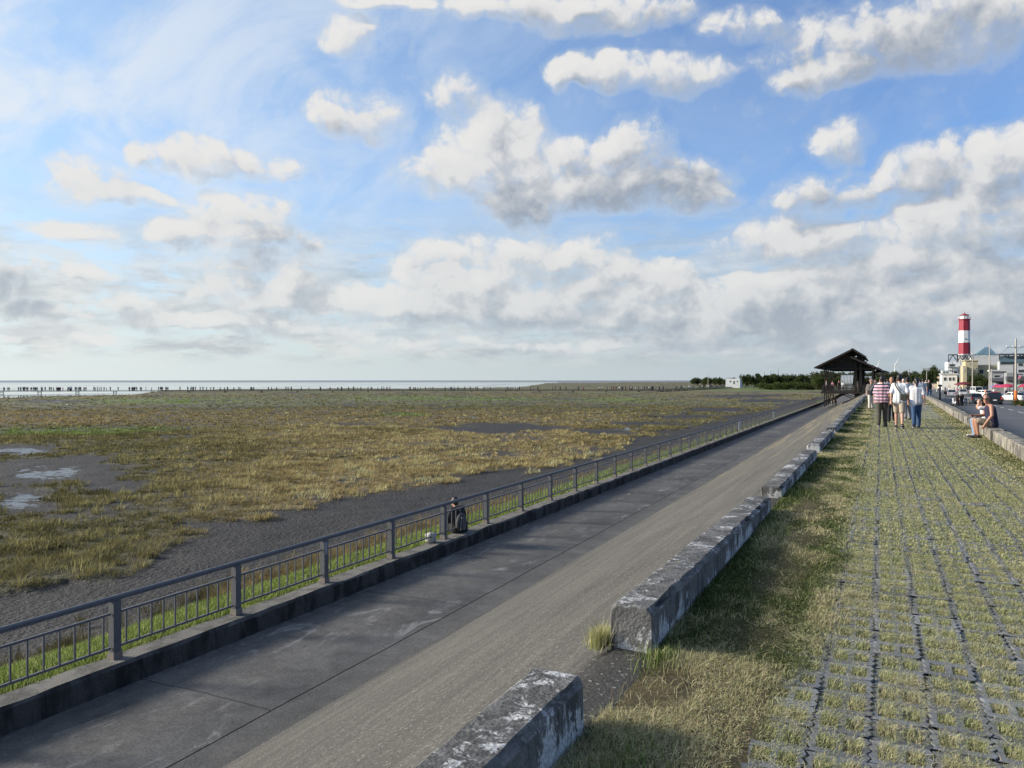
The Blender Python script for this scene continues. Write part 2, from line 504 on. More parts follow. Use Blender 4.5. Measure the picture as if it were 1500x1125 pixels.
# ------------------------------------------------------------------ ground materials
def m_walkway():
    m, T, b = new_mat('walkway_concrete')
    p = T.pos()
    big = T.noise(p, .55, 5, .6)
    fine = T.noise(p, 28, 4, .7)
    grit = T.voro(p, 70)
    c = T.ramp(big, [(.3, (.070, .066, .062)), (.5, (.098, .094, .088)), (.7, (.135, .130, .121))])
    scuff = T.step(T.noise(T.vm('MULTIPLY', p, (2.2, .75, 1)), 1.0, 9, .72, 1.4), .53, .68)
    scuff = T.math('MULTIPLY', scuff, T.step(T.noise(p, .5, 3, .5), .40, .56))
    c = T.mix(T.math('MULTIPLY', scuff, .85), c, (.25, .24, .225))
    dark = T.step(T.noise(p, .9, 6, .65, .5), .58, .72)
    c = T.mix(T.math('MULTIPLY', dark, .45), c, (.040, .040, .041))
    c = T.mix(.8, c, T.lin(fine, .25, .75, .45, 1.6), 'MULTIPLY')
    c = T.mix(.7, c, T.lin(T.noise(p, 4.5, 6, .7), .3, .7, .65, 1.35), 'MULTIPLY')
    xx, yy, zz = T.sep(p)
    seam = T.math('ABSOLUTE', T.math('SUBTRACT', T.math('FRACT', T.math('MULTIPLY', T.math('ADD', yy, T.math('MULTIPLY', T.noise(p, 1.5, 4, .6), .12)), 1 / 5.2)), .5))
    c = T.mix(T.math('MULTIPLY', T.step(seam, .0045, .002), .8), c, (.030, .029, .028))
    c = T.mix(T.step(grit, .1, .0), c, (.2, .19, .18))
    # a fine line of pale sand along the foot of the wall
    x, y, z = T.sep(p)
    edge = T.math('MULTIPLY', T.step(x, -9.45, -9.62), T.step(T.noise(p, 3.5, 4, .6), .4, .62))
    c = T.mix(T.math('MULTIPLY', edge, .5), c, (.22, .20, .16))
    setb(T, b, c, .85, 0, T.bump(T.math('ADD', fine, T.math('MULTIPLY', grit, .5)), .35, .012), .3)
    return m
def m_slope():
    m, T, b = new_mat('slope_concrete')
    p = T.pos(); x, y, z = T.sep(p)
    # raked lines run along the embankment, drifting a little down it
    q = T.comb(T.math('ADD', x, T.math('MULTIPLY', y, .018)), T.math('MULTIPLY', y, .035), z)
    st = T.noise(q, 9, 6, .7, .3)
    st2 = T.noise(q, 2.6, 4, .65, .3)
    grit = T.noise(p, 55, 3, .75)
    stone = T.voro(p, 62, out='Color')
    sv = T.sep(stone)[0]
    big = T.noise(p, .35, 4, .6)
    c = T.ramp(big, [(.3, (.094, .087, .076)), (.7, (.128, .118, .102))])
    c = T.mix(.75, c, T.lin(st, .32, .68, .70, 1.25), 'MULTIPLY')
    c = T.mix(.6, c, T.lin(st2, .32, .68, .78, 1.2), 'MULTIPLY')
    c = T.mix(.95, c, T.lin(grit, .25, .75, .35, 1.65), 'MULTIPLY')
    c = T.vm('MULTIPLY', c, (.84, .865, .90))
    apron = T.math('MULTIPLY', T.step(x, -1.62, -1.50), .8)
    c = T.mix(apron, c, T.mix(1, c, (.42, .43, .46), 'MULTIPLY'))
    c = T.mix(T.step(sv, .95, .99), c, (.22, .205, .18))
    c = T.mix(T.step(sv, .12, .04), c, (.06, .056, .05))
    # dry grass that has seeded in the cracks far along
    far = T.math('MULTIPLY', T.lin(y, 22, 60, 0, 1), T.step(T.noise(T.comb(T.math('MULTIPLY', x, 2.2), T.math('MULTIPLY', y, .12), 0), 1.2, 5, .6), .5, .62))
    c = T.mix(T.math('MULTIPLY', far, .55), c, (.33, .27, .12))
    h = T.math('ADD', T.math('MULTIPLY', st, 1.1), T.math('ADD', T.math('MULTIPLY', grit, .8), T.math('MULTIPLY', T.voro(p, 62), .5)))
    setb(T, b, c, .92, 0, T.bump(h, .55, .012), .2)
    return m
def m_gutter():
    m, T, b = new_mat('gutter_concrete')
    p = T.pos()
    f = T.noise(p, 30, 5, .7)
    c = T.ramp(T.noise(p, 1.3, 5, .65), [(.3, (.075, .073, .069)), (.7, (.135, .130, .122))])
    c = T.mix(.7, c, T.lin(f, .25, .75, .5, 1.5), 'MULTIPLY')
    setb(T, b, c, .9, 0, T.bump(f, .7, .02), .25)
    return m
def m_soil(name, a, bcol, sc=4.):
    m, T, b = new_mat(name)
    p = T.pos(); f = T.noise(p, 40, 5, .7)
    c = T.ramp(T.noise(p, sc, 6, .65), [(.32, a), (.68, bcol)])
    c = T.mix(.8, c, T.lin(f, .25, .75, .45, 1.5), 'MULTIPLY')
    setb(T, b, c, .95, 0, T.bump(f, .8, .03), .15)
    return m
def m_paver():
    m, T, b = new_mat('paver_concrete')
    p = T.pos(); f = T.noise(p, 90, 4, .7)
    c = T.ramp(T.noise(p, 2.3, 5, .6), [(.3, (.125, .130, .140)), (.7, (.205, .212, .225))])
    c = T.mix(1, c, T.lin(T.attr('tone', 'Fac'), 0, 1, .62, 1.25), 'MULTIPLY')
    c = T.mix(.8, c, T.lin(f, .25, .75, .6, 1.4), 'MULTIPLY')
    c = T.mix(T.math('MULTIPLY', T.step(T.noise(p, 14, 5, .65), .54, .66), .5), c, (.075, .074, .066))
    setb(T, b, c, .85, 0, T.bump(f, .5, .006), .3)
    return m
def m_grass(name, trans=.35, rough=.8):
    """leaf blades: diffuse with light passing through"""
    m = bpy.data.materials.new(name); m.use_nodes = True; m.node_tree.nodes.clear(); T = NT(m.node_tree)
    out = T.n('ShaderNodeOutputMaterial'); d = T.n('ShaderNodeBsdfDiffuse'); tr = T.n('ShaderNodeBsdfTranslucent'); mx = T.n('ShaderNodeMixShader')
    c = T.attr('Col')
    T.put(d.inputs['Color'], c); T.put(tr.inputs['Color'], c); mx.inputs[0].default_value = trans
    T.L.new(d.outputs[0], mx.inputs[1]); T.L.new(tr.outputs[0], mx.inputs[2]); T.L.new(mx.outputs[0], out.inputs[0])
    return m
def m_marsh():
    m, T, b = new_mat('marsh_ground')
    p = T.pos(); x, y, z = T.sep(p)
    wet = T.attr('wet', 'Fac'); col = T.attr('Col'); rad = T.attr('far', 'Fac')
    f = T.noise(p, 9, 6, .7); g = T.noise(p, 1.1, 6, .65)
    clod = T.voro(p, 6.5, detail=2, rough=.6)
    far = T.noise(T.vm('MULTIPLY', p, (1, 1, 0)), .10, 8, .68)
    k = T.math('MULTIPLY', T.lin(f, .25, .75, .55, 1.5), T.lin(g, .3, .7, .7, 1.3))
    kk = T.lin(far, .3, .7, .62, 1.4)
    c = T.mix(1, col, k, 'MULTIPLY')
    c = T.mix(rad, c, T.mix(1, col, kk, 'MULTIPLY'))
    wn = T.math('ADD', wet, T.math('MULTIPLY', T.math('SUBTRACT', T.noise(T.vm('MULTIPLY', p, (1, 1.6, 1)), 1.5, 9, .78), .5), 4.2))
    w = T.math('MULTIPLY', T.step(wn, .62, .95), T.step(wet, .02, .15))
    c = T.mix(T.math('MULTIPLY', w, .6), c, (.05, .052, .055))
    rough = T.lin(w, 0, 1, .8, .27)
    h = T.math('ADD', T.math('MULTIPLY', clod, 1.1), T.math('ADD', f, T.math('MULTIPLY', g, 1.4)))
    bp = T.n('ShaderNodeBump'); T.put(bp.inputs['Height'], h); bp.inputs['Distance'].default_value = .05
    T.put(bp.inputs['Strength'], T.math('MULTIPLY', T.lin(w, 0, 1, .85, .10), T.lin(rad, 0, 1, 1, .25)))
    setb(T, b, c, rough, 0, bp.outputs[0], T.lin(w, 0, 1, .25, .6))
    return m
def m_water():
    m, T, b = new_mat('sea_water')
    p = T.pos()
    n = T.noise(T.vm('MULTIPLY', p, (.05, .012, .05)), 1., 6, .6)
    dist = T.vm('LENGTH', p)
    mx = T.math('MAXIMUM', T.step(dist, 1500, 2600), T.math('MULTIPLY', T.step(n, .52, .64), .5))
    c = T.mix(mx, (.05, .065, .075), (.10, .12, .13))
    bp = T.n('ShaderNodeBump'); T.put(bp.inputs['Height'], T.noise(p, .25, 4, .6)); bp.inputs['Distance'].default_value = .5
    T.put(bp.inputs['Strength'], T.lin(mx, 0, 1, 0., .16))
    setb(T, b, c, T.lin(mx, 0, 1, .04, .34), 0, bp.outputs[0], .5)
    return m
def m_road():
    m, T, b = new_mat('asphalt')
    p = T.pos(); f = T.noise(p, 30, 4, .7)
    c = T.ramp(T.noise(p, .25, 5, .6), [(.3, (.075, .077, .082)), (.7, (.105, .107, .112))])
    c = T.mix(.5, c, T.lin(f, .25, .75, .7, 1.3), 'MULTIPLY')
    setb(T, b, c, .8, 0, T.bump(f, .3, .01), .35)
    return m

# ------------------------------------------------------------------ sheets
def strip(name, rows, ys, m, smooth=False, jitter=0., attrs=None):
    """rows: functions of y giving (x, z) from left to right"""
    co = []; n = len(rows)
    for y in ys:
        for fn in rows:
            q = fn(y) if callable(fn) else fn
            co.append((q[0], y, q[1]))
    co = np.array(co)
    if jitter:
        k = np.random.default_rng(3)
        co[:, 2] += (fbm(co[:, 0] * 1.3, co[:, 1] * .5, 5) - .5) * jitter
    qd = []
    for i in range(len(ys) - 1):
        for j in range(n - 1):
            a = i * n + j
            qd.append((a, a + 1, a + n + 1, a + n))
    o = tri_mesh(name, co, np.array(qd), m, attrs=attrs(co) if attrs else None)
    tag(o, kind='structure')
    if smooth: o.data.polygons.foreach_set('use_smooth', [True] * len(o.data.polygons))
    return o
ys_f = list(np.concatenate([np.arange(-8, 40, .5), np.arange(40, 160, 2), np.arange(160, YEND + 1, 15)]))
strip('walkway', [(WX1 - .02, ZWALK), (-8.4, ZWALK + .012), (JOINT - .012, ZWALK)], ys_f, m_walkway(), True, .02)
strip('walkway_joint', [(JOINT - .08, ZWALK - .03), (TOE + .1, ZWALK - .03)], ys_f, m_soil('joint_dirt', (.02, .02, .02), (.035, .034, .03)))
strip('gutter_strip', [(JOINT + .012, ZWALK + .002), (TOE - .01, ZWALK + .012)], ys_f, m_gutter(), True, .02)
strip('embankment', [(TOE - .01, ZWALK + .012), (TOE + .012, ZWALK + .018)] + [(TOE + .012 + (KX0 + .06 - TOE) * t, ZWALK + .018 + (-.012 - ZWALK) * t) for t in np.linspace(.1, 1, 10)] + [(KX1 + .03, -.004)], ys_f, m_slope(), False, .03)
strip('verge_soil', [(KX1 + .002, -.006), (-.9, .012), (-.55, .004), (-.42, -.012)], ys_f, m_soil('verge_soil', (.060, .050, .030), (.13, .105, .055)), True, .03)
strip('promenade_bed', [(-.95, -.045)] + [lambda y, k=k: (-.95 + (par_x(y) + 1.3) * k, -.043) for k in (.5, 1.)], ys_f, m_soil('paver_bed', (.018, .017, .015), (.045, .041, .032)), True)
strip('verge_bank', [lambda y: (par_x(y) + .02, -.012), lambda y: (par_x(y) + .55, -.02), lambda y: (road_x(y) - .5, ZROAD - .02), lambda y: (road_x(y) + .02, ZROAD - .06)], ys_f, m_soil('verge_bank_soil', (.035, .045, .015), (.07, .085, .03)), True, .05)
ys_r = list(np.arange(0, 1200, 20.))
strip('road', [lambda y: (road_x(y), ZROAD), lambda y: (road_x(y) + 4.8, ZROAD + .06), lambda y: (road_x(y) + 9.6, ZROAD)], ys_r, m_road(), True)
# painted lines of the road
wl = mat('road_paint', (.72, .72, .68), .6, .15, 3, coord='pos')
mk = MB()
for y in range(4, 400, 8):
    a, b2 = road_x(y) + 4.75, road_x(y + 4) + 4.75
    mk.add([(a, y, ZROAD + .0652), (a + .12, y, ZROAD + .0652), (b2 + .12, y + 4, ZROAD + .0652), (b2, y + 4, ZROAD + .0652)], [(0, 1, 2, 3)])
tag(mk.build('road_marking', wl), kind='structure')
# land to the right of the road and inland behind the marsh
def m_land():
    m, T, b = new_mat('inland_ground')
    p = T.pos(); n = T.noise(p, .06, 6, .6); f = T.noise(p, 3, 4, .6)
    c = T.ramp(n, [(.35, (.13, .125, .11)), (.5, (.10, .105, .06)), (.65, (.16, .15, .125))])
    c = T.mix(.6, c, T.lin(f, .25, .75, .6, 1.3), 'MULTIPLY')
    setb(T, b, c, .95); return m
strip('inland_ground', [lambda y: (road_x(y) + 9.55, ZROAD - .05), (60, ZROAD - .05), (400, ZROAD), (9000, ZROAD)], [-60., 0., 100., 300., 520., 1200., 9000.], m_land())

# ------------------------------------------------------------------ marsh
def to_px(x, y, z=ZM):
    d = np.maximum(-x * SA + y * CA, .5); xc = x * CA + y * SA
    return 750 + F * xc / d, HOR + F * (EYE - z) / d
EDGE = np.array([(-400, 960), (0, 890), (60, 874), (120, 848), (200, 818), (290, 788), (350, 774), (420, 752), (480, 726), (560, 712), (640, 699), (700, 695), (800, 681), (880, 663), (930, 642), (1000, 627), (1040, 618), (1090, 606), (1130, 598), (1200, 582), (1500, 560)], float)
BARE = [(740, 627, 105, 7.), (880, 631, 60, 4), (950, 622, 60, 4), (1050, 601, 46, 3.4), (1130, 587, 50, 2.6), (990, 611, 50, 2.4), (70, 690, 100, 26), (35, 728, 66, 28), (30, 662, 60, 9), (160, 716, 60, 10), (120, 672, 50, 5), (330, 772, 110, 9), (440, 754, 60, 5), (1090, 580, 70, 2.4), (250, 640, 40, 2), (520, 622, 40, 2), (90, 588, 60, 2)]
WET = [(60, 690, 70, 15), (30, 733, 46, 15), (26, 661, 50, 6), (86, 716, 36, 5), (915, 628, 36, 3.0), (1075, 603, 26, 1.2), (700, 612, 18, 1.5), (75, 588, 24, 1.3), (52, 583.4, 9, 1.6), (100, 593, 8, 1.2), (950, 579.5, 46, 1.0), (160, 661, 34, 2.4), (960, 569, 0, 0)]
def marsh_fields(x, y):
    px, py = to_px(x, y)
    n1 = fbm(x * .22, y * .22, 11, 5) - .5
    n2 = fbm(x * .9, y * .9, 31, 4) - .5
    n3 = fbm(x * .035, y * .035, 51, 5) - .5
    dd = np.hypot(x, y)
    edge = np.interp(px, EDGE[:, 0], EDGE[:, 1])
    s = (edge - py) / np.maximum((py - HOR) * .13, .6)            # scaled distance beyond the near edge
    v = s + n1 * 3.4 + n2 * 1.6
    veg = sst(v, -.25, .35)
    bare = np.zeros_like(veg)
    for bx, by, rx, ry in BARE:
        q = np.sqrt(((px - bx) / rx) ** 2 + ((py - by) / ry) ** 2)
        bare = np.maximum(bare, sst(1.05 - q + n1 * 1.7 + n2 * .9, -.15, .25))
    gap = sst(n1 + .55 * n2 + .05, .19, .27) * sst(dd, 14, 30)
    chan = sst(.028 - np.abs(n3 + .12 * n1), 0, .018) * sst(dd, 60, 110) * .9
    veg = veg * (1 - bare) * (1 - .85 * gap) * (1 - chan)
    wet = np.zeros_like(veg)
    for bx, by, rx, ry in WET:
        if rx: wet = np.maximum(wet, sst(1.15 - np.sqrt(((px - bx) / rx) ** 2 + ((py - by) / ry) ** 2), 0, .6))
    wet = wet * sst(fbm(x * .55 + y * .2, y * .55, 61, 5), .40, .56)
    # tidal flat and water to the far left, behind and before the boardwalk
    lim = np.interp(px, [-600, 0, 60, 190, 240, 330, 760, 800, 1500], [584, 583.5, 581.5, 578, 571.5, 570.3, 567.5, 561.5, 558.2])
    flat = sst(lim - py + n3 * 3., -.25, .25)
    return px, py, veg, wet, flat, n1, n2, n3, dd
def marsh_color(px, py, veg, n1, n2, n3, dd):
    olive = np.array([.112, .100, .045]); gold = np.array([.240, .188, .092]); green = np.array([.115, .145, .042]); far = np.array([.115, .112, .052]); mud = np.array([.036, .0335, .032]); brown = np.array([.135, .105, .050])
    def L(a, b, t): return a + (b - a) * t[:, None]
    g = sst(px, 150, 560) * sst(py, 596, 618) * sst(1050 - px, 0, 250)
    c = L(olive[None] * np.ones((len(px), 1)), gold, np.clip(g * (.85 + n1 * 1.3 + n3), 0, 1))
    band = sst(py, 598, 606) * sst(628 - py, 0, 10) * sst(900 - px, 0, 200)
    c = L(c, brown * 1.25, band * np.clip(.75 + n3 * 1.5, 0, 1))
    f = sst(603 - py, 0, 9)
    c = L(c, far, f)
    c = L(c, brown, f * np.clip(n3 * 4.5 + .18, 0, .8))
    for gx, gy, rx, ry in ((90, 634, 150, 8), (210, 630, 70, 5), (590, 608, 70, 4.5), (1120, 570, 120, 4), (240, 588, 200, 5), (640, 584, 200, 4), (900, 586, 90, 4)):
        q = 1 - np.sqrt(((px - gx) / rx) ** 2 + ((py - gy) / ry) ** 2)
        c = L(c, green, sst(q + n3 * .9 + n1 * .5, 0, .4) * .85)
    return c, L(mud[None] * np.ones((len(px), 1)), c, veg)

XM = -12.6                       # where the bank meets the mud
def build_marsh():
    rows = np.concatenate([np.linspace(1400, 880, 30), np.linspace(878, 640, 190), np.linspace(639, 575, 120), np.linspace(574.6, 559, 70), np.array([558.6, 558.3, 558.1, 557.9, 557.7, 557.55])])
    rad = F * (EYE - ZM) / (rows - HOR)
    ang = np.concatenate([np.linspace(-180, -90, 20)[:-1], np.linspace(-90, -66, 30)[:-1], np.linspace(-66, 4, 560)])   # azimuth from +Y, clockwise
    A, Rr = np.meshgrid(R(1) * ang, rad)
    # radius is measured along the view axis so that rows stay level in the picture
    k = 1 / np.maximum(np.cos(A + YAW), .35)
    x = (np.sin(A) * Rr * k).ravel(); y = (np.cos(A) * Rr * k).ravel()
    xl = np.where(y > 330, np.minimum(8 + (y - 330) * .02, 60), XM)
    x = np.minimum(x, xl)
    px, py, veg, wet, flat, n1, n2, n3, dd = marsh_fields(x, y)
    vc, c = marsh_color(px, py, veg, n1, n2, n3, dd)
    c = c * (1 - .38 * veg * sst(240 - dd, 0, 160))[:, None]  # ground among the plants darkened to paint in the shadow between tufts
    c = c * (1 - flat[:, None]) + np.array([.060, .058, .055]) * flat[:, None]
    z = ZM + .07 * veg * (1 - flat) + (n2 * .10 + n1 * .12) * sst(300 - dd, 0, 200) - .03 * wet - .34 * flat
    near = sst(x, XM - 2.2, XM)
    z = z + near * .18
    z = z + sst(y, 380, 700) * sst(px, 760, 1000) * 1.2
    h, w = Rr.shape
    i, j = np.meshgrid(np.arange(h - 1), np.arange(w - 1), indexing='ij')
    a = (i * w + j).ravel()
    q = np.stack([a, a + 1, a + w + 1, a + w], 1)
    o = tri_mesh('marsh_ground', np.stack([x, y, z], 1), q, m_marsh(), col=c, attrs={'wet': np.maximum(wet, flat * 1.0), 'far': sst(dd, 60, 200)})
    o.data.polygons.foreach_set('use_smooth', [True] * len(o.data.polygons))
    tag(o, kind='structure')
build_marsh()
sea = MB(); sea.add([(-20000, -8000, ZM - .17), (60, -8000, ZM - .17), (60, 20000, ZM - .17), (-20000, 20000, ZM - .17)], [(0, 1, 2, 3)])
tag(sea.build('sea', m_water()), kind='structure')
strip('grass_bank', [(WX0 + .01, ZWALL - .07), (WX0 - .6, ZWALL - .09), (-11.5, -2.64), (-12.3, -3.0), (XM + .02, ZM + .17), (XM - .5, ZM - .1)], ys_f, m_soil('bank_soil', (.045, .048, .018), (.085, .085, .035)), True, .08)
# ------------------------------------------------------------------ grass pavers of the promenade
PX, PY_ = .25, .24               # one block: two planting holes side by side
def build_pavers():
    V = []; Q = []; tone = []
    k = np.random.default_rng(21)
    x_start = -.785
    ny = int(38 / PY_)
    def quad(a, b, c, d):
        o = len(V); V.extend((a, b, c, d)); Q.append((o, o + 1, o + 2, o + 3))
    holes = []
    for iy in range(-4, ny):
        y0 = iy * PY_
        nx = int((par_x(y0) + .05 - x_start) / PX) + 1
        for ix in range(nx):
            x0 = x_start + ix * PX + .006 * math.sin(iy * .7)
            dz = k.normal(0, .004); tx, ty = k.normal(0, .018, 2); tn = np.clip(k.normal(.5, .22), 0, 1)
            jx, jy = k.normal(0, .003, 2)
            near = y0 < 12
            def P(u, v, z=0., x0=x0, y0=y0):
                return (x0 + jx + u, y0 + jy + v, z + dz + (u - PX / 2) * tx + (v - PY_ / 2) * ty - .004)
            n0 = len(V)
            # outline stations along v for the three bars (zigzag on the outer two), u positions
            hv0, hv1 = .055, PY_ - .055
            seg = 6 if near else 2
            vs = [.004 + (PY_ - .008) * i / seg for i in range(seg + 1)]
            zz = (lambda i: .009 * (1 if i % 2 else -1)) if near else (lambda i: 0.)
            L_out = [(.006 + zz(i), v) for i, v in enumerate(vs)]
            R_out = [(PX - .006 + zz(i), v) for i, v in enumerate(vs)]
            h = ((.032, .108), (.142, .218))
            # long strips: left edge bar, middle bar, right edge bar
            for i in range(seg):
                (a0, va), (a1, vb) = L_out[i], L_out[i + 1]
                quad(P(a0, va), P(h[0][0], va), P(h[0][0], vb), P(a1, vb))
                (a0, va), (a1, vb) = R_out[i], R_out[i + 1]
                quad(P(h[1][1], va), P(a0, va), P(a1, vb), P(h[1][1], vb))
                if near:
                    (a0, va), (a1, vb) = L_out[i], L_out[i + 1]
                    quad(P(a0, va, -.05), P(a0, va), P(a1, vb), P(a1, vb, -.05))
                    (a0, va), (a1, vb) = R_out[i], R_out[i + 1]
                    quad(P(a0, va), P(a0, va, -.05), P(a1, vb, -.05), P(a1, vb))
            quad(P(h[0][1], .004), P(h[1][0], .004), P(h[1][0], PY_ - .004), P(h[0][1], PY_ - .004))
            wob = .006 * math.sin(ix * 2.1 + iy)
            for (u0, u1) in h:
                quad(P(u0, .004 + wob), P(u1, .004 - wob), P(u1, hv0), P(u0, hv0))
                quad(P(u0, hv1), P(u1, hv1), P(u1, PY_ - .004 - wob), P(u0, PY_ - .004 + wob))
                if near:
                    quad(P(u0, hv0), P(u1, hv0), P(u1, hv0, -.05), P(u0, hv0, -.05))
                    quad(P(u1, hv1), P(u0, hv1), P(u0, hv1, -.05), P(u1, hv1, -.05))
                    quad(P(u0, hv1), P(u0, hv0), P(u0, hv0, -.05), P(u0, hv1, -.05))
                    quad(P(u1, hv0), P(u1, hv1), P(u1, hv1, -.05), P(u1, hv0, -.05))
                    quad(P(u0, .004 + wob, -.05), P(u1, .004 - wob, -.05), P(u1, .004 - wob), P(u0, .004 + wob))
                    quad(P(u1, PY_ - .004 - wob, -.05), P(u0, PY_ - .004 + wob, -.05), P(u0, PY_ - .004 + wob), P(u1, PY_ - .004 - wob))
                holes.append((x0 + (u0 + u1) / 2, y0 + PY_ / 2))
            if near:
                u0, u1 = h[0][1], h[1][0]
                quad(P(u0, .004, -.05), P(u1, .004, -.05), P(u1, .004), P(u0, .004))
            tone.extend([tn] * (len(V) - n0))
    o = tri_mesh('promenade', np.array(V), np.array(Q), m_paver(), attrs={'tone': np.array(tone)})
    tag(o, kind='structure')
    return np.array(holes)
HOLES = build_pavers()
strip('promenade_far', [lambda y: (-.66, -.012), lambda y: (par_x(y), -.012)], [37.4, 60., 100., 160., 300., YEND], m_paver(), attrs=lambda co: {'tone': np.full(len(co), .5)})

def mixcol(n, cols, wts, g, jit=.25):
    c = np.array(cols)[g.choice(len(cols), n, p=np.array(wts) / sum(wts))]
    return np.clip(c * (1 + g.normal(0, jit, (n, 1))), .01, .8)
STRAW = (.53, .47, .29); PALE = (.42, .425, .21); OLIVE = (.27, .295, .12); GREEN = (.075, .105, .032); DEEP = (.036, .056, .020); BROWN = (.26, .195, .105); LIME = (.25, .305, .085)

def cover(x, y):
    """how much of the paving the grass has overgrown, 0..1"""
    n = fbm(x * 1.7, y * .8, 71, 4)
    n2 = fbm(x * .5 + 9, y * .25, 75, 3)
    col = vnoise(np.floor((x + .785) / .125) * 3.7, y * .22, 78)
    c = n * .9 + n2 * .55 + col * .35 - .46
    xm = np.abs(np.mod((x + .785) / PX, 1) - .5)
    wide = vnoise(np.floor((x + .785) / PX + .5) * 5.3, y * .12, 79)
    c = c + .20 * sst(.42 - xm, 0, .10) - (.46 * wide + .16) * sst(xm, .36, .44) - .07 - .05 * sst(5.5 - y, 0, 1.5)
    c = c + .55 * sst(y, 5.0, 12) - .12 * sst(5.2 - y, 0, 2) + .3 * sst(x - par_x(y) + .9, 0, .8)
    c = c + .5 * sst(-.25 - x + .12 * np.sin(y), 0, .3) * sst(y, 3.6, 5)
    return np.clip(c, 0, 1)
def promenade_grass():
    g = np.random.default_rng(5)
    parts = []
    H = HOLES
    # tufts in the planting holes
    for y0, y1, nb, wmul in ((-1, 5.0, 260, .62), (5.0, 8, 190, .8), (8, 14, 80, 1.6), (14, 24, 30, 3.), (24, 38, 12, 5.5)):
        hs = H[(H[:, 1] > max(y0, 1.4)) & (H[:, 1] <= y1)]
        hs = hs[(hs[:, 0] > -.79) & (hs[:, 0] < par_x(hs[:, 1]) + .05)]
        vig = vnoise(hs[:, 0] * 9.1, hs[:, 1] * 6.3, 91)
        keep = vig + .35 * cover(hs[:, 0], hs[:, 1]) > .14
        hs = hs[keep]; vig = vig[keep]
        i = np.repeat(np.arange(len(hs)), nb)
        n = len(i)
        ex = .034 + .022 * vnoise(hs[:, 0] * 17, hs[:, 1] * 11, 93)[i]; px = g.uniform(-1, 1, n) * ex; py = g.uniform(-1, 1, n) * (ex + .040)
        px = px + g.normal(0, .006, n); py = py + g.normal(0, .010, n)
        x = hs[i, 0] + px; y = hs[i, 1] + py
        cv = cover(x, y)
        r = np.hypot(px / .042, py / .068)
        h = (.009 + .014 * vig[i]) * (1.2 - .5 * np.clip(r, 0, 1.4)) * g.uniform(.4, 1.4, n) * (1 + .25 * cv)
        yaw = np.arctan2(py, px) + g.normal(0, 1.6, n)
        lean = np.abs(g.normal(.7 + .4 * np.clip(r, 0, 1.3), .5, n))
        w = g.uniform(.0024, .0044, n) * wmul
        mixn = fbm(hs[i, 0] * 2.2, hs[i, 1] * 1.2, 95, 3)
        c = mixcol(n, [STRAW, PALE, OLIVE, GREEN, BROWN], [.20, .40, .34, .03, .03], g, .16)
        grn = (vnoise(hs[i, 0] * 13, hs[i, 1] * 9, 97) > .90) & (g.random(n) < .7)
        c[grn] = mixcol(grn.sum(), [GREEN, OLIVE], [.6, .4], g)
        strw = (mixn > .56) & (g.random(n) < .6)
        c[strw] = mixcol(strw.sum(), [STRAW, BROWN, PALE], [.65, .1, .25], g)
        pos = np.stack([x, y, np.full(n, -.018)], 1)
        parts.append(blades(pos, h + .021, w, yaw, lean, c))
    # overgrowth between them, laid over the bars
    for y0, y1, dens, wmul in ((1.8, 4.6, 15000, .6), (4.6, 8, 11000, .8), (8, 14, 3400, 1.7), (14, 24, 1000, 3.4), (24, 45, 300, 6.), (45, 90, 70, 11.), (90, 200, 12, 20.)):
        x1 = par_x(y1)
        n = int((x1 + .78) * (y1 - y0) * dens)
        x = g.uniform(-.78, x1, n); y = g.uniform(y0, y1, n)
        cv = cover(x, y)
        kp = (g.random(n) < (cv - .16) * 1.3) & (x < par_x(y))
        x, y, cv = x[kp], y[kp], cv[kp]; n = len(x)
        h = g.uniform(.007, .018, n) * (1 + .3 * cv)
        c = mixcol(n, [STRAW, PALE, OLIVE, GREEN], [.22, .42, .33, .03], g, .16)
        parts.append(blades(np.stack([x, y, np.full(n, -.004)], 1), h, g.uniform(.0024, .0044, n) * wmul, g.uniform(0, 6.283, n), g.uniform(.6, 1.8, n), c))
    # drifts of cut straw left lying on the blocks
    for k in range(60):
        cx = g.uniform(-.8, 1.6); cy = 2.0 + 6 * g.random() ** 1.3; n = int(g.uniform(120, 420)); rr = g.uniform(.04, .13)
        x = cx + g.normal(0, rr, n); y = cy + g.normal(0, rr * .8, n)
        parts.append(blades(np.stack([x, y, g.uniform(0, .018, n)], 1), g.uniform(.004, .012, n), g.uniform(.0014, .0026, n), g.uniform(0, 6.283, n), g.uniform(3, 7, n), mixcol(n, [STRAW, PALE, BROWN], [.6, .3, .1], g, .15), 0.))
    # long cut stalks lying about
    n = 2600
    x = g.uniform(-1.1, 2.4, n); y = 1.8 + 14 * g.random(n) ** 1.5
    kp = x < par_x(y); x, y = x[kp], y[kp]; n = len(x)
    L = g.uniform(.05, .20, n) * g.random(n) ** .6; a = g.normal(2.6, .7, n)
    pos = np.stack([x, y, g.uniform(.003, .03, n)], 1)
    parts.append(blades(pos, L * .12, g.uniform(.0022, .0036, n) * (1 + y * .05), a, np.full(n, 8.), mixcol(n, [STRAW, (.55, .47, .30), BROWN], [.5, .35, .15], g, .15), 0.))
    v, t, c = join_blades(parts)
    o = tri_mesh('dry_grass', v, t, m_grass('dry_grass_blades', .25), col=c)
    tag(o, kind='stuff')
promenade_grass()

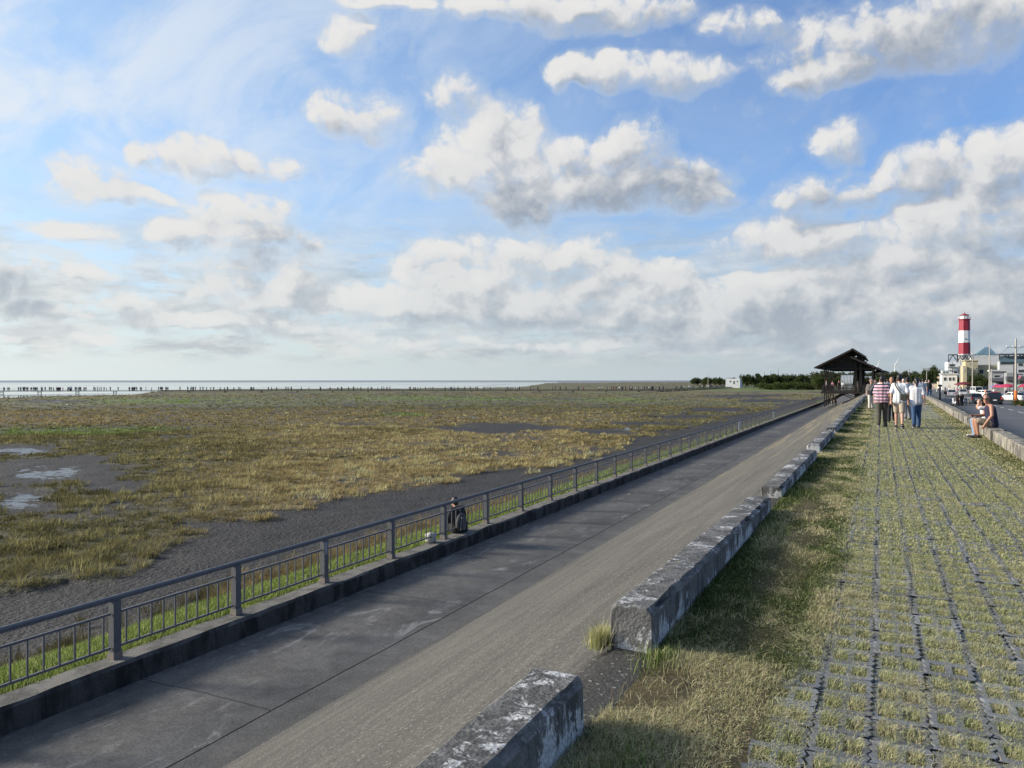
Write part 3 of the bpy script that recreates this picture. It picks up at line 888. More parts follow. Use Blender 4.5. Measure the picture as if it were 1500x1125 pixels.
def verge_grass():
    """longer grass between the kerb blocks and the pavers, and along the right parapet"""
    g = np.random.default_rng(15)
    parts = []
    def lay(x, y, wmul, hmul, mood):
        n = len(x)
        n1 = fbm(x * 3.2, y * 1.6, 111, 4); n2 = fbm(x * 1.1, y * .6, 117, 3)
        near_k = np.clip((-.75 - x) / .45, 0, 1)
        h = (.012 + .058 * n1 ** 1.8 + .024 * near_k) * g.uniform(.4, 1.3, n) * hmul
        dry = sst(n2 + .9 * (n1 - .5) + .10 * (1 - near_k) + .34 * sst(4.7 - y, 0, .8) - .06 + .10 * sst(y, 14, 30) + g.normal(0, .05, n), .53, .74)
        if mood == 'green': dry = .35 + dry * .4
        c = mixcol(n, [GREEN, DEEP, OLIVE, PALE], [.50, .30, .14, .06], g)
        d = g.random(n) < dry
        c[d] = mixcol(d.sum(), [STRAW, BROWN, PALE, OLIVE], [.50, .20, .22, .08], g)
        parts.append(blades(np.stack([x, y, np.full(n, .0)], 1), h, g.uniform(.0022, .0042, n) * wmul, g.uniform(0, 6.283, n) , np.abs(g.normal(1.0, .6, n)), c))
    for y0, y1, dens, wm in ((1.5, 4.6, 26000, .72), (4.6, 8, 18000, .95), (8, 14, 6500, 1.8), (14, 25, 2300, 3.), (25, 50, 700, 6), (50, 120, 130, 12), (120, 260, 20, 22)):
        wdt = 1.15
        n = int(wdt * (y1 - y0) * dens)
        x = g.uniform(KX1 + .0, KX1 + wdt, n); y = g.uniform(y0, y1, n)
        edge = -.36 + .16 * (fbm(y * .9, y * 0 + 2, 121, 3) - .5) * 2 - .24 * sst(5.6 - y, 0, 1.6)
        p = sst(edge - x, -.16, .10)
        # bare gravel apron at the open gap between the first two blocks
        ap = sst(.30 - np.hypot((x + 1.15) / 1.0, (y - 3.95) / 1.3), -.06, .06)
        kp = (g.random(n) < p * (1 - .95 * ap))
        lay(x[kp], y[kp], wm, 1., 'mix')
    for y0, y1, dens, wm in ((8, 14, 3000, 1.8), (14, 25, 1800, 3.), (25, 50, 520, 6), (50, 120, 100, 12), (120, 260, 16, 22)):
        n = int(.7 * (y1 - y0) * dens)
        y = g.uniform(y0, y1, n); q = g.random(n) ** 1.8 * .5
        lay(par_x(y) - q, y, wm, 1.1, 'green')
    # tufts against the feet of the blocks
    for cx, cy, nb, rr, hh, cols in ((-1.54, 4.46, 420, .05, .15, [PALE, (.30, .30, .08), STRAW]), (-1.14, 4.36, 300, .10, .10, [(.16, .22, .06), GREEN, PALE]), (-.98, 3.12, 520, .12, .07, [(.12, .20, .04), GREEN]), (-1.10, 5.6, 500, .16, .10, [DEEP, GREEN]), (-1.05, 8.6, 500, .25, .11, [GREEN, (.12, .18, .05)]), (-1.05, 11.4, 500, .3, .12, [GREEN, OLIVE])):
        n = nb; x = cx + g.normal(0, rr * .6, n); y = cy + g.normal(0, rr, n)
        parts.append(blades(np.stack([x, y, np.full(n, -.005)], 1), hh * g.uniform(.5, 1.2, n), g.uniform(.0026, .0045, n), g.uniform(0, 6.283, n), np.abs(g.normal(.45, .3, n)), mixcol(n, cols, [1] * len(cols), g)))
    v, t, c = join_blades(parts)
    tag(tri_mesh('verge_grass', v, t, m_grass('verge_grass_blades', .3), col=c), kind='stuff')
verge_grass()

def bank_grass():
    """bright grass behind the railing wall and on the road side bank"""
    g = np.random.default_rng(25)
    parts = []
    zf = lambda x: np.interp(-x, [10.1, 10.7, 11.5, 12.3, 12.6], [-2.45, -2.47, -2.64, -3.0, -3.18])
    for y0, y1, dens, wm in ((0, 12, 1300, 3.5), (12, 25, 760, 5.), (25, 50, 230, 9), (50, 150, 55, 20)):
        n = int(2.3 * (y1 - y0) * dens)
        x = g.uniform(-12.3, -10.08, n); y = g.uniform(y0, y1, n)
        nn = fbm(x * .9, y * .5, 131, 4)
        far = sst(-x, 11.3, 12.3)
        kp = g.random(n) < 1.1 - far * .9 * sst(nn, .35, .6); x, y, nn, far = x[kp], y[kp], nn[kp], far[kp]; n = len(x)
        h = (.06 + .12 * nn) * g.uniform(.6, 1.3, n) * (1 + .004 * y)
        c = mixcol(n, [LIME, (.19, .27, .06), GREEN, PALE], [.50, .30, .08, .12], g)
        d = g.random(n) < far * .8
        c[d] = mixcol(d.sum(), [PALE, OLIVE, BROWN], [.4, .35, .25], g)
        parts.append(blades(np.stack([x, y, zf(x)], 1), h, g.uniform(.004, .007, n) * wm * .5, g.uniform(0, 6.283, n), np.abs(g.normal(.6, .35, n)), c))
    for y0, y1, dens, wm in ((20, 60, 46, 14), (60, 140, 22, 24), (140, 300, 6, 40)):
        n = int(4.5 * (y1 - y0) * dens)
        y = g.uniform(y0, y1, n); q = g.random(n)
        x = par_x(y) + .45 + (road_x(y) - .35 - par_x(y) - .45) * q
        z = np.interp(q, [0, .03, .9, 1], [-.02, -.03, ZROAD - .05, ZROAD - .05])
        c = mixcol(n, [(.10, .14, .035), GREEN, OLIVE], [.5, .35, .15], g)
        parts.append(blades(np.stack([x, y, z], 1), g.uniform(.06, .16, n), g.uniform(.004, .007, n) * wm * .5, g.uniform(0, 6.283, n), np.abs(g.normal(.6, .35, n)), c))
    v, t, c = join_blades(parts)
    tag(tri_mesh('bank_grass', v, t, m_grass('bank_grass_blades', .4), col=c), kind='stuff')
bank_grass()

def marsh_grass():
    g = np.random.default_rng(35)
    parts = []
    def tufts(x, y, nb, rad, hgt, wid, colr, z):
        n = len(x); i = np.repeat(np.arange(n), nb)
        a = g.uniform(0, 6.283, len(i)); r = np.sqrt(g.random(len(i))) * rad[i]
        px = x[i] + np.cos(a) * r; py = y[i] + np.sin(a) * r
        h = hgt[i] * (1.1 - .5 * (r / rad[i]) ** 2) * g.uniform(.6, 1.2, len(i))
        ln = np.abs(g.normal(.25 + .5 * r / rad[i], .2, len(i)))
        c = np.clip(colr[i] * (1 + g.normal(0, .2, (len(i), 1))), .012, .5)
        pos = np.stack([px, py, z[i]], 1)
        parts.append(blades(pos, h, wid * g.uniform(.7, 1.3, len(i)), a + g.normal(0, .7, len(i)), ln, c))
    for d0, d1, dens, nb, wid, hm in ((12, 26, 12., 44, .017, 1.), (26, 48, 11., 26, .030, 1.), (48, 85, 6., 16, .055, 1.), (85, 150, 1.5, 11, .11, 1.), (150, 290, .26, 8, .24, 1.0)):
        a0, a1 = R(-66), R(2)
        n = int((d1 ** 2 - d0 ** 2) / 2 * (a1 - a0) * dens)
        rr = np.sqrt(g.uniform(d0 ** 2, d1 ** 2, n)); a = g.uniform(a0, a1, n)
        x = np.sin(a) * rr; y = np.cos(a) * rr
        kp = x < XM - .5; x, y = x[kp], y[kp]
        px, py, veg, wet, flat, n1, n2, n3, dd = marsh_fields(x, y)
        kp = (g.random(len(x)) < veg * (.55 + .6 * (n2 + .5))) & (flat < .5) & (g.random(len(x)) > wet * .8)
        x, y = x[kp], y[kp]; px, py, veg, n1, n2, n3, dd = [q[kp] for q in (px, py, veg, n1, n2, n3, dd)]
        c, _ = marsh_color(px, py, veg, n1, n2, n3, dd)
        c = c * (1 + 1.9 * n2[:, None] + .5 * n1[:, None]) * 1.66 * (1 + g.normal(0, .16, (len(x), 1)))
        rad = g.uniform(.14, .32, len(x)) * (1 + .004 * dd); hgt = (g.uniform(.18, .38, len(x)) * (.80 + n2 * 1.5)) * hm
        tufts(x, y, nb, rad, hgt, wid, c, np.full(len(x), ZM + .02))
    v, t, c = join_blades(parts)
    tag(tri_mesh('marsh_grass', v, t, m_grass('marsh_grass_blades', .3), col=c), kind='stuff')
    # the ragged line of dead scrub where the bank meets the mud
    parts.clear()
    for y0, y1, dens, nb, wid in ((0, 22, 15, 46, .012), (22, 45, 8, 26, .022), (45, 80, 4, 16, .04), (80, 150, 2.0, 12, .08)):
        n = int(2.3 * (y1 - y0) * dens)
        x = g.normal(-13.1, .5, n); y = g.uniform(y0, y1, n)
        nn = fbm(x * .5, y * .28, 141, 4)
        kp = (nn > .44) | (g.random(n) < .12)
        x, y, nn = x[kp], y[kp], nn[kp]
        tone = fbm(x * .25, y * .12, 143, 3) + .10 * sst(y, 10, 40)
        c = np.where((tone > .50)[:, None], np.array([.25, .20, .100]), np.array([.125, .112, .055])) * (1 + g.normal(0, .15, (len(x), 1)))
        tufts(x, y, nb, g.uniform(.13, .26, len(x)), g.uniform(.16, .36, len(x)) * (.6 + nn * .8), wid, c, np.full(len(x), ZM + .10))
    v, t, c = join_blades(parts)
    tag(tri_mesh('dead_scrub', v, t, m_grass('dead_scrub_blades', .25), col=c), kind='stuff')
marsh_grass()
# ------------------------------------------------------------------ kerb blocks, parapet, low wall, railing
def m_block(name, paint=True, painted_sun=False):
    m, T, b = new_mat(name)
    p = T.pos(); x, y, z = T.sep(p); N = T.sep(T.nrm())
    fine = T.noise(p, 60, 5, .75); mid = T.noise(p, 7, 6, .68); big = T.noise(p, 1.9, 4, .6)
    top = T.step(N[2], .5, .8)
    base = T.ramp(mid, [(.3, (.095, .093, .089)), (.7, (.185, .18, .172))]) if not painted_sun else T.ramp(mid, [(.3, (.22, .20, .165)), (.7, (.36, .33, .27))])
    # black lichen and mould
    mv = T.vm('MULTIPLY', p, T.comb(1., 1., T.lin(top, 0, 1, .16, 1.)))
    mould = T.step(T.math('ADD', T.noise(mv, 8, 9, .76, .6), T.math('MULTIPLY', T.math('SUBTRACT', big, .5), .7)), .44, .58)
    c = T.mix(T.math('MULTIPLY', mould, .78), base, (.052, .051, .050))
    if paint:
        # old white paint: flakes on top, more towards the foot of the sides
        ft = T.math('ADD', T.noise(p, 16, 10, .80, .8), T.math('MULTIPLY', T.math('SUBTRACT', T.noise(p, 2.0, 5, .6), .5), .95))
        pt = T.step(ft, .55, .64)
        q = T.vm('MULTIPLY', p, (1, 1, .45))
        fs = T.math('ADD', T.noise(q, 9, 9, .76, .6), T.math('ADD', T.math('MULTIPLY', T.math('SUBTRACT', .12, z), .9), T.math('MULTIPLY', T.math('SUBTRACT', T.noise(q, 2.2, 3, .5), .5), .8)))
        ps = T.step(fs, .535, .60)
        pm = T.math('ADD', T.math('MULTIPLY', top, pt), T.math('MULTIPLY', T.math('SUBTRACT', 1, top), ps))
        c = T.mix(T.math('MULTIPLY', pm, .9), c, T.mix(T.step(fine, .3, .7), (.36, .36, .355), (.62, .62, .61)))
    c = T.mix(.75, c, T.lin(fine, .25, .75, .5, 1.5), 'MULTIPLY')
    pit = T.voro(p, 55)
    h = T.math('ADD', T.math('MULTIPLY', mid, 1.5), T.math('ADD', fine, T.math('MULTIPLY', pit, .6)))
    setb(T, b, c, .9, 0, T.bump(h, .7, .012), .25)
    return m
M_BLOCK = m_block('weathered_concrete')
M_PARA = m_block('sun_painted_parapet_concrete', False, True)  # paler, warmer copy of the block concrete with sunlight put into its colour
def block_mesh(x0, x1, L, h, seed, ch=.036):
    """chamfered beam along +Y from 0 to L with worn edges"""
    k = np.random.default_rng(seed)
    ns = max(8, int(L / .07))
    prof = [(x0, -.12), (x0, h - ch), (x0 + ch * .5, h - ch * .4), (x0 + ch, h), ((x0 + x1) / 2, h + .004), (x1 - ch, h), (x1 - ch * .5, h - ch * .4), (x1, h - ch), (x1, h * .45), (x1, -.12)]
    n = len(prof); V = []; Fc = []
    ys = [0, ch * .4, ch] + list(np.linspace(ch, L - ch, ns)[1:-1]) + [L - ch, L - ch * .4, L]
    cx, cz = (x0 + x1) / 2, h / 2
    for i, y in enumerate(ys):
        s = 1.
        if y < ch or y > L - ch: s = {0: .90, 1: .97}.get(min(i, len(ys) - 1 - i), 1)
        for j, (px, pz) in enumerate(prof):
            e = 1 if 1 <= j <= 7 else .3
            jx = (vnoise(np.array([y * 9. + j * 7]), np.array([seed * 1.])) [0] - .5) * .014 * e
            jz = (vnoise(np.array([y * 7. + j * 5]), np.array([seed * 1. + 40]))[0] - .5) * .014 * e
            chip = 0.
            if j in (2, 6): chip = max(0, vnoise(np.array([y * 4. + j]), np.array([seed * 3.]))[0] - .66) * .12
            V.append((cx + (px - cx) * s + jx + (chip if j == 2 else -chip), y, (cz + (pz - cz) * s if pz > 0 else pz) + jz - chip))
    for i in range(len(ys) - 1):
        for j in range(n - 1):
            a = i * n + j; Fc.append((a, a + n, a + n + 1, a + 1))
    Fc.append(tuple(range(n))); Fc.append(tuple(reversed(range((len(ys) - 1) * n, len(ys) * n))))
    me = bpy.data.meshes.new('kerb_block'); me.from_pydata(V, [], Fc); me.update()
    return me
KERBS = [(-2.6, 3.33), (4.45, 9.85), (11.05, 17.0), (18.4, 24.0), (25.1, 31.1), (32.2, 38.2), (39.2, 45.2), (46.2, 52.3), (53.3, 59.4), (60.4, 66.5), (67.5, 73.6), (74.6, 80.7), (81.7, 87.8), (88.8, 94.9), (95.9, 102.), (103., 109.1), (110.1, 116.2), (117.2, 123.3)]
KL = ['weathered kerb block with white flaking paint, cut by the bottom edge of the photo',
      'long dark weathered kerb block whose square end faces the gravel gap',
      'tilted weathered kerb block set a little lower, just beyond the long dark one',
      'weathered kerb block next along the left edge beyond the tilted one',
      'weathered kerb block fifth from the camera along the left edge of the promenade',
      'weathered kerb block sixth along the left edge, beside the three walkers',
      'weathered kerb block seventh along the left edge, just before the person in cream trousers']
for i, (a, b2) in enumerate(KERBS):
    me = block_mesh(KX0, KX1, b2 - a, .265, i + 1)
    me.materials.append(M_BLOCK)
    o = bpy.data.objects.new('kerb_block', me); COL.objects.link(o)
    o.location = (0.02 * math.sin(i * 2.3) + (.03 if i == 2 else 0), a, [0, 0, -.10, -.085][i] if i < 4 else -.07)
    if i == 1: o.rotation_euler = (-math.atan(.07 / 5.4), 0, 0)
    if i == 2: o.rotation_euler = (R(.2), 0, R(-.3))
    if i < len(KL): tag(o, KL[i], 'kerb', 'concrete kerb blocks along the left edge of the promenade')
    else: tag(o, 'small far kerb block on the left edge between cream trousers and pavilion', 'kerb', 'far concrete kerb blocks towards the pavilion')
PL = {-1: 'sunlit parapet block nearest the camera, just past the right edge of the photo', 0: 'sunlit parapet block cut by the right photo edge, before the seated couple', 1: 'sunlit parapet block the seated tank top wearer sits on',
      2: 'sunlit parapet block just behind the seated couple', 3: 'sunlit parapet block second behind the seated couple'}
ang = math.atan(.0168)
for i in range(-1, 18):
    y0 = 16.55 + 7.65 * i
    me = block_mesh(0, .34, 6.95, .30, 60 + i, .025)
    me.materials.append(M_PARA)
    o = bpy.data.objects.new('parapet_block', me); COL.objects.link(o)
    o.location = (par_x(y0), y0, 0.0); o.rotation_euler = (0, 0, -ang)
    if i in PL: tag(o, PL[i], 'parapet', 'concrete parapet blocks between promenade and road')
    else: tag(o, 'far sunlit parapet block on the road side beyond the woman in jeans', 'parapet', 'far parapet blocks on the road side')

def m_lowwall():
    m, T, b = new_mat('stained_shade_painted_concrete')
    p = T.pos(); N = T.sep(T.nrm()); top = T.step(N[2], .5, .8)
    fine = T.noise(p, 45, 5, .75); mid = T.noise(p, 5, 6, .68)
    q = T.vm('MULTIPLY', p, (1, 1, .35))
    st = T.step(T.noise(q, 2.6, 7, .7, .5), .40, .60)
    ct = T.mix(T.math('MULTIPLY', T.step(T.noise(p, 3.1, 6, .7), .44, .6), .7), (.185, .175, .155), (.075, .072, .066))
    cf = T.mix(T.math('MULTIPLY', st, .92), (.085, .082, .074), (.022, .022, .022))  # near-black face: mould stain plus the shade of this side, painted in
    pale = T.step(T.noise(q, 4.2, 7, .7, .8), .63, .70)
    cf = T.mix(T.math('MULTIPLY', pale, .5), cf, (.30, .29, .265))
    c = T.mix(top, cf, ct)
    c = T.mix(.7, c, T.lin(fine, .25, .75, .5, 1.5), 'MULTIPLY')
    setb(T, b, c, .92, 0, T.bump(T.math('ADD', mid, fine), .7, .02), .2)
    return m
def low_wall():
    V = []; Fc = []
    ys = list(np.arange(-6, 40, .12)) + list(np.arange(40, 158, .8))
    prof = [(WX1, -3.0), (WX1, ZWALL - .05), (WX1 - .035, ZWALL), (WX0 + .03, ZWALL), (WX0, ZWALL - .03), (WX0, -3.0)]
    n = len(prof)
    Y = np.array(ys)
    for j, (px, pz) in enumerate(prof):
        pass
    J = [[(vnoise(Y * 2.3, Y * 0 + j * 3.1 + s * 50, 3) - .5) * .03 for j in range(n)] for s in (0, 1)]
    for i, y in enumerate(ys):
        for j, (px, pz) in enumerate(prof): V.append((px + J[0][j][i] * .6, y, pz + (J[1][j][i] if pz > -2.9 else 0)))
    for i in range(len(ys) - 1):
        for j in range(n - 1):
            a = i * n + j; Fc.append((a, a + 1, a + n + 1, a + n))
    Fc.append(tuple(reversed(range(n)))); Fc.append(tuple(range((len(ys) - 1) * n, len(ys) * n)))
    mb = MB(); mb.add(V, Fc)
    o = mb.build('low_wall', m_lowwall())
    tag(o, 'low stained concrete wall with shade-painted face carrying the grey railing beside the marsh', 'wall')
low_wall()

# railing: one thing of posts, panels and a top rail
M_RAIL = mat('grey_rail_paint', (.105, .108, .114), .5, .14, 14, spec=.45)
M_SHOE = mat('rusty_post_foot', (.19, .165, .14), .8, .35, 30)
def railing():
    x = -9.93
    root = empty('railing', (x, 0, ZWALL))
    tag(root, 'grey metal railing with upright bars running along the low wall above the marsh', 'railing')
    y0 = 7.5 - 2.31 * 4; n = 63
    H = .905
    tr = MB(); ye = y0 + 2.31 * (n - 1)
    tr.tube([(0, y0 - .3, H - .028), (0, ye + .1, H - .028)], .033, 10)
    tr.bar((0, y0 - .3, H - .060), (0, ye + .1, H - .060), .044, .03)
    tr.build('top_rail', M_RAIL, root)
    pm = MB(); pm.box((-.055, -.062, .02), (.055, .062, H - .07)); pme = pm.mesh('post'); pme.materials.append(M_RAIL)
    sm = MB(); sm.box((-.07, -.075, 0), (.07, .075, .10), taper=.93); sme = sm.mesh('post_foot'); sme.materials.append(M_SHOE)
    gm = MB()
    a, b = .075, 2.31 - .075
    gm.box((-.016, a, .64), (.016, b, .672)); gm.box((-.016, a, .15), (.016, b, .182))
    for k in range(10):
        yy = a + (b - a) * (k + .5) / 10
        gm.box((-.011, yy - .011, .178), (.011, yy + .011, .644))
    gme = gm.mesh('panel'); gme.materials.append(M_RAIL)
    for i in range(n):
        o = bpy.data.objects.new('post', pme); COL.objects.link(o); o.parent = root; o.location = (0, y0 + 2.31 * i, 0)
        f = bpy.data.objects.new('post_foot', sme); COL.objects.link(f); f.parent = o
        if i < n - 1 and i % 1 == 0:
            o = bpy.data.objects.new('panel', gme); COL.objects.link(o); o.parent = root; o.location = (0, y0 + 2.31 * i, 0)
    return y0
RAIL_Y0 = railing()
# small printed strip on one post, white boards further along
sg = mat('white_board', (.62, .63, .63), .5, .08, 20)
ink = mat('board_ink', (.10, .13, .22), .6, .1, 20)
def board(y, w, h, z, label):
    mb = MB(); mb.box((-9.888, y - w / 2, z), (-9.870, y + w / 2, z + h)); o = mb.build('notice_board', sg)
    tag(o, label, 'notice', None)
    mb = MB()
    for i in range(4): mb.box((-9.869, y - w * .36, z + h * (.2 + .17 * i)), (-9.866, y + w * (.34 - .1 * (i % 2)), z + h * (.26 + .17 * i)))
    mb.build('printed_lines', ink, o)
def yat(px, z=-1.8):      # where the railing plane is met by a photo column
    t = (px - 750.) / F
    k = (t * CA - SA) / (t * SA + CA)
    return -9.9 / k
board(yat(1083), .8, .62, ZWALL + .16, 'white notice board tied to the railing, nearest of the two along it')
board(yat(1133), .8, .62, ZWALL + .16, 'white notice board tied to the railing, farther of the two along it')
st = MB(); yy = RAIL_Y0 + 2.31 * 6
st.box((-9.8745, yy - .04, ZWALL + .56), (-9.8725, yy + .02, ZWALL + .80)); o = st.build('post_sticker', mat('sticker_grey', (.32, .34, .38), .5, .2, 60))
tag(o, 'small pale vertical sticker on a railing post left of the person', 'sticker')
# ------------------------------------------------------------------ pavilion on stilts over the slope
M_WOOD = mat('dark_wood', (.014, .011, .010), .7, .35, 8, bump=.3)
M_WOODL = mat('grey_brown_wood', (.020, .016, .014), .75, .35, 8, bump=.3)
M_SHING = mat('dark_shingle', (.022, .018, .017), .7, .35, 14, bump=.5)
M_CONC = mat('pale_concrete', (.34, .33, .31), .85, .15, 6)
PVY = 129.0
def pavilion():
    root = empty('pavilion', (-4, PVY, 0))
    tag(root, 'dark wooden pavilion with stepped gable roof standing on stilts over the slope', 'pavilion')
    def L(x, y, z): return (x + 4, y - PVY, z)
    y1 = PVY + 25
    zd = -.12
    mb = MB(); mb.box(L(-8.4, PVY - .6, zd - .32), L(.3, y1 + .6, zd - .06)); mb.build('deck_frame', M_WOOD, root)
    mb = MB(); mb.box(L(-8.3, PVY - .5, zd - .058), L(.2, y1 + .5, zd)); mb.build('deck', M_WOODL, root)
    ys = [PVY + 5 * i for i in range(6)]
    def gz(x): return -2.75 if x < TOE else max(-2.75, -2.75 + (x - TOE) * (2.72 / (KX0 - TOE))) if x < KX0 else -.05
    for y in ys:
        for x, w in ((-7.85, .16), (-3.45, .34), (-2.75, .34), (-1.05, .26)):
            p = MB(); p.box(L(x - w / 2, y - w / 2, zd + .002), L(x + w / 2, y + w / 2, 3.5 if x < -4 or x > -2 else 4.4)); p.build('post', M_WOOD, root)
            s = MB(); s.box(L(x - w / 2, y - w / 2, gz(x) - .2), L(x + w / 2, y + w / 2, zd - .322)); s.build('stilt', M_WOOD, root)
            f = MB(); f.box(L(x - .2, y - .2, gz(x) - .4), L(x + .2, y + .2, gz(x) + .14), taper=.8); f.build('footing', M_CONC, root)
    b = MB()
    for y in (ys[0], ys[2], ys[5]):
        b.bar(L(-7.8, y + .2, -2.2), L(-5.6, y + .2, zd - .35), .12); b.bar(L(-3.6, y + .2, -1.3), L(-5.6, y + .2, zd - .35), .12)
    for y in ys: b.bar(L(-7.8, y, 3.40), L(-1.05, y, 3.40), .16, .32)
    b.build('tie_beam', M_WOOD, root)
    b = MB()
    for x in (-7.85, -1.05): b.bar(L(x, PVY - 1.0, 3.62), L(x, y1 + 1.0, 3.62), .2, .24)
    b.build('eave_beam', M_WOOD, root)
    ya, yb = PVY - 1.6, y1 + 1.6
    def slab(name, xa, za, xb, zb, t=.20):
        m = MB(); n = Vector((-(zb - za), 0, xb - xa)).normalized() * t
        if n.z < 0: n = -n
        q = [Vector(L(xa, 0, za)), Vector(L(xb, 0, zb))]
        V = []
        for yy in (ya - PVY, yb - PVY):
            for a in (q[0], q[1], q[1] - n, q[0] - n): V.append((a.x, yy, a.z))
        m.add(V, [(0, 1, 5, 4), (1, 2, 6, 5), (2, 3, 7, 6), (3, 0, 4, 7), (0, 3, 2, 1), (4, 5, 6, 7)])
        o = m.build(name, M_SHING, root)
        return o
    r = slab('roof', -9.25, 3.62, -3.80, 6.45)
    slab('roof', -3.98, 6.50, -2.0, 5.20)
    slab('roof', -4.1, 5.25, .15, 3.25)
    # rafter ends and barge boards in front
    g = MB()
    for yy in (ya - .03,):
        g.bar(L(-9.25, yy, 3.50), L(-3.80, yy, 6.33), .06, .26); g.bar(L(-3.80, yy, 6.33), L(-2.0, yy, 5.10), .06, .26); g.bar(L(-4.1, yy, 5.13), L(.15, yy, 3.13), .06, .26)
    g.build('barge_board', M_WOODL, root)
    c = MB(); c.box(L(-3.3, PVY - .2, 4.9), L(-2.6, y1 + .2, 5.7)); c.build('clerestory', M_WOOD, root)
    g = MB()
    for yy in (PVY, y1): g.add([L(-7.9, yy, 3.56), L(-3.9, yy, 6.1), L(-3.9, yy, 3.56), L(-3.9, yy, 5.0), L(-.9, yy, 3.56)], [(0, 2, 1), (2, 4, 3)])
    g2 = MB()
    for yy in (PVY + .3, y1 - .3):
        g2.box(L(-7.9, yy - .05, 3.56), L(-1.0, yy + .05, 3.95)); g2.box(L(-6.6, yy - .05, 3.952), L(-1.9, yy + .05, 4.5)); g2.box(L(-5.2, yy - .05, 4.502), L(-3.2, yy + .05, 5.2))
    g2.build('gable_boards', M_WOOD, root)
    for side in ('front', 'left', 'back'):
        r = MB()
        if side == 'left':
            for z in (.25, .55, .95): r.bar(L(-8.2, PVY - .4, zd + z), L(-8.2, y1 + .4, zd + z), .07, .1)
            for y in np.arange(PVY - .4, y1 + .5, 1.25): r.bar(L(-8.2, y, zd), L(-8.2, y, zd + 1.02), .09)
        else:
            yy = PVY - .45 if side == 'front' else y1 + .45
            for z in (.25, .55, .95): r.bar(L(-8.15, yy, zd + z), L(-1.2, yy, zd + z), .07, .1)
            for x in np.arange(-8.1, -1.1, 1.15): r.bar(L(x, yy + .02, zd), L(x, yy + .02, zd + 1.02), .09)
        r.build('rail', M_WOODL if side == 'front' else M_WOOD, root)
    b = MB(); b.box(L(-7.6, PVY + .6, zd + .42), L(-3.9, PVY + 1.05, zd + .50))
    for x in (-7.4, -5.7, -4.1): b.box(L(x - .05, PVY + .65, zd), L(x + .05, PVY + 1.0, zd + .42))
    b.build('bench', M_WOODL, root)
    b = MB(); b.bar(L(-4.6, PVY - 12, -1.72), L(-1.2, PVY - 1, -.18), .5, .5); b.build('ramp_beam', M_WOOD, root)
pavilion()

M_CLOTHD = mat('dark_canvas', (.03, .03, .032), .8, .2, 10)
def parasol(px, d, zb, h, r, cols, label, hang=.18, cat='parasol'):
    p = WD(px, d, zb); root = empty('parasol', p); tag(root, label, cat)
    m = MB(); m.tube([(0, 0, 0), (0, 0, h)], .03, 8); m.build('pole', M_METAL, root)
    n = 8; V = [(0, 0, h)]; Fc = []; mi = []
    for ring, (rr, dz) in enumerate(((.5, .16), (1., .5), (1.0, .5 + hang))):
        for k in range(n * 2):
            a = math.pi * k / n; sc = rr * r * (1. if k % 2 == 0 else .95)
            V.append((math.cos(a) * sc, math.sin(a) * sc, h - dz * r * .55))
    N = n * 2; mb = MB()
    for k in range(N):
        mb.cur = (k // 2) % len(cols)
        mb.add([V[0], V[1 + k], V[1 + (k + 1) % N]], [(0, 1, 2)])
        for q in (0, 1):
            a = 1 + q * N
            mb.add([V[a + k], V[a + N + k], V[a + N + (k + 1) % N], V[a + (k + 1) % N]], [(0, 1, 2, 3)])
    mb.build('canopy', cols, root)
    rb = MB()
    for k in range(n):
        a = 2 * math.pi * k / n; rb.bar((0, 0, h - .03), (math.cos(a) * r * .98, math.sin(a) * r * .98, h - .27 * r - .03), .02)
    rb.build('rib', M_METAL, root)
    return root
M_METAL = mat('galvanised_metal', (.35, .35, .35), .45, .15, 10, metal=.6)
parasol(1290, 122, -.02, 3.3, 1.25, [M_CLOTHD], 'dark canvas parasol standing at the right hand end of the wooden pavilion')

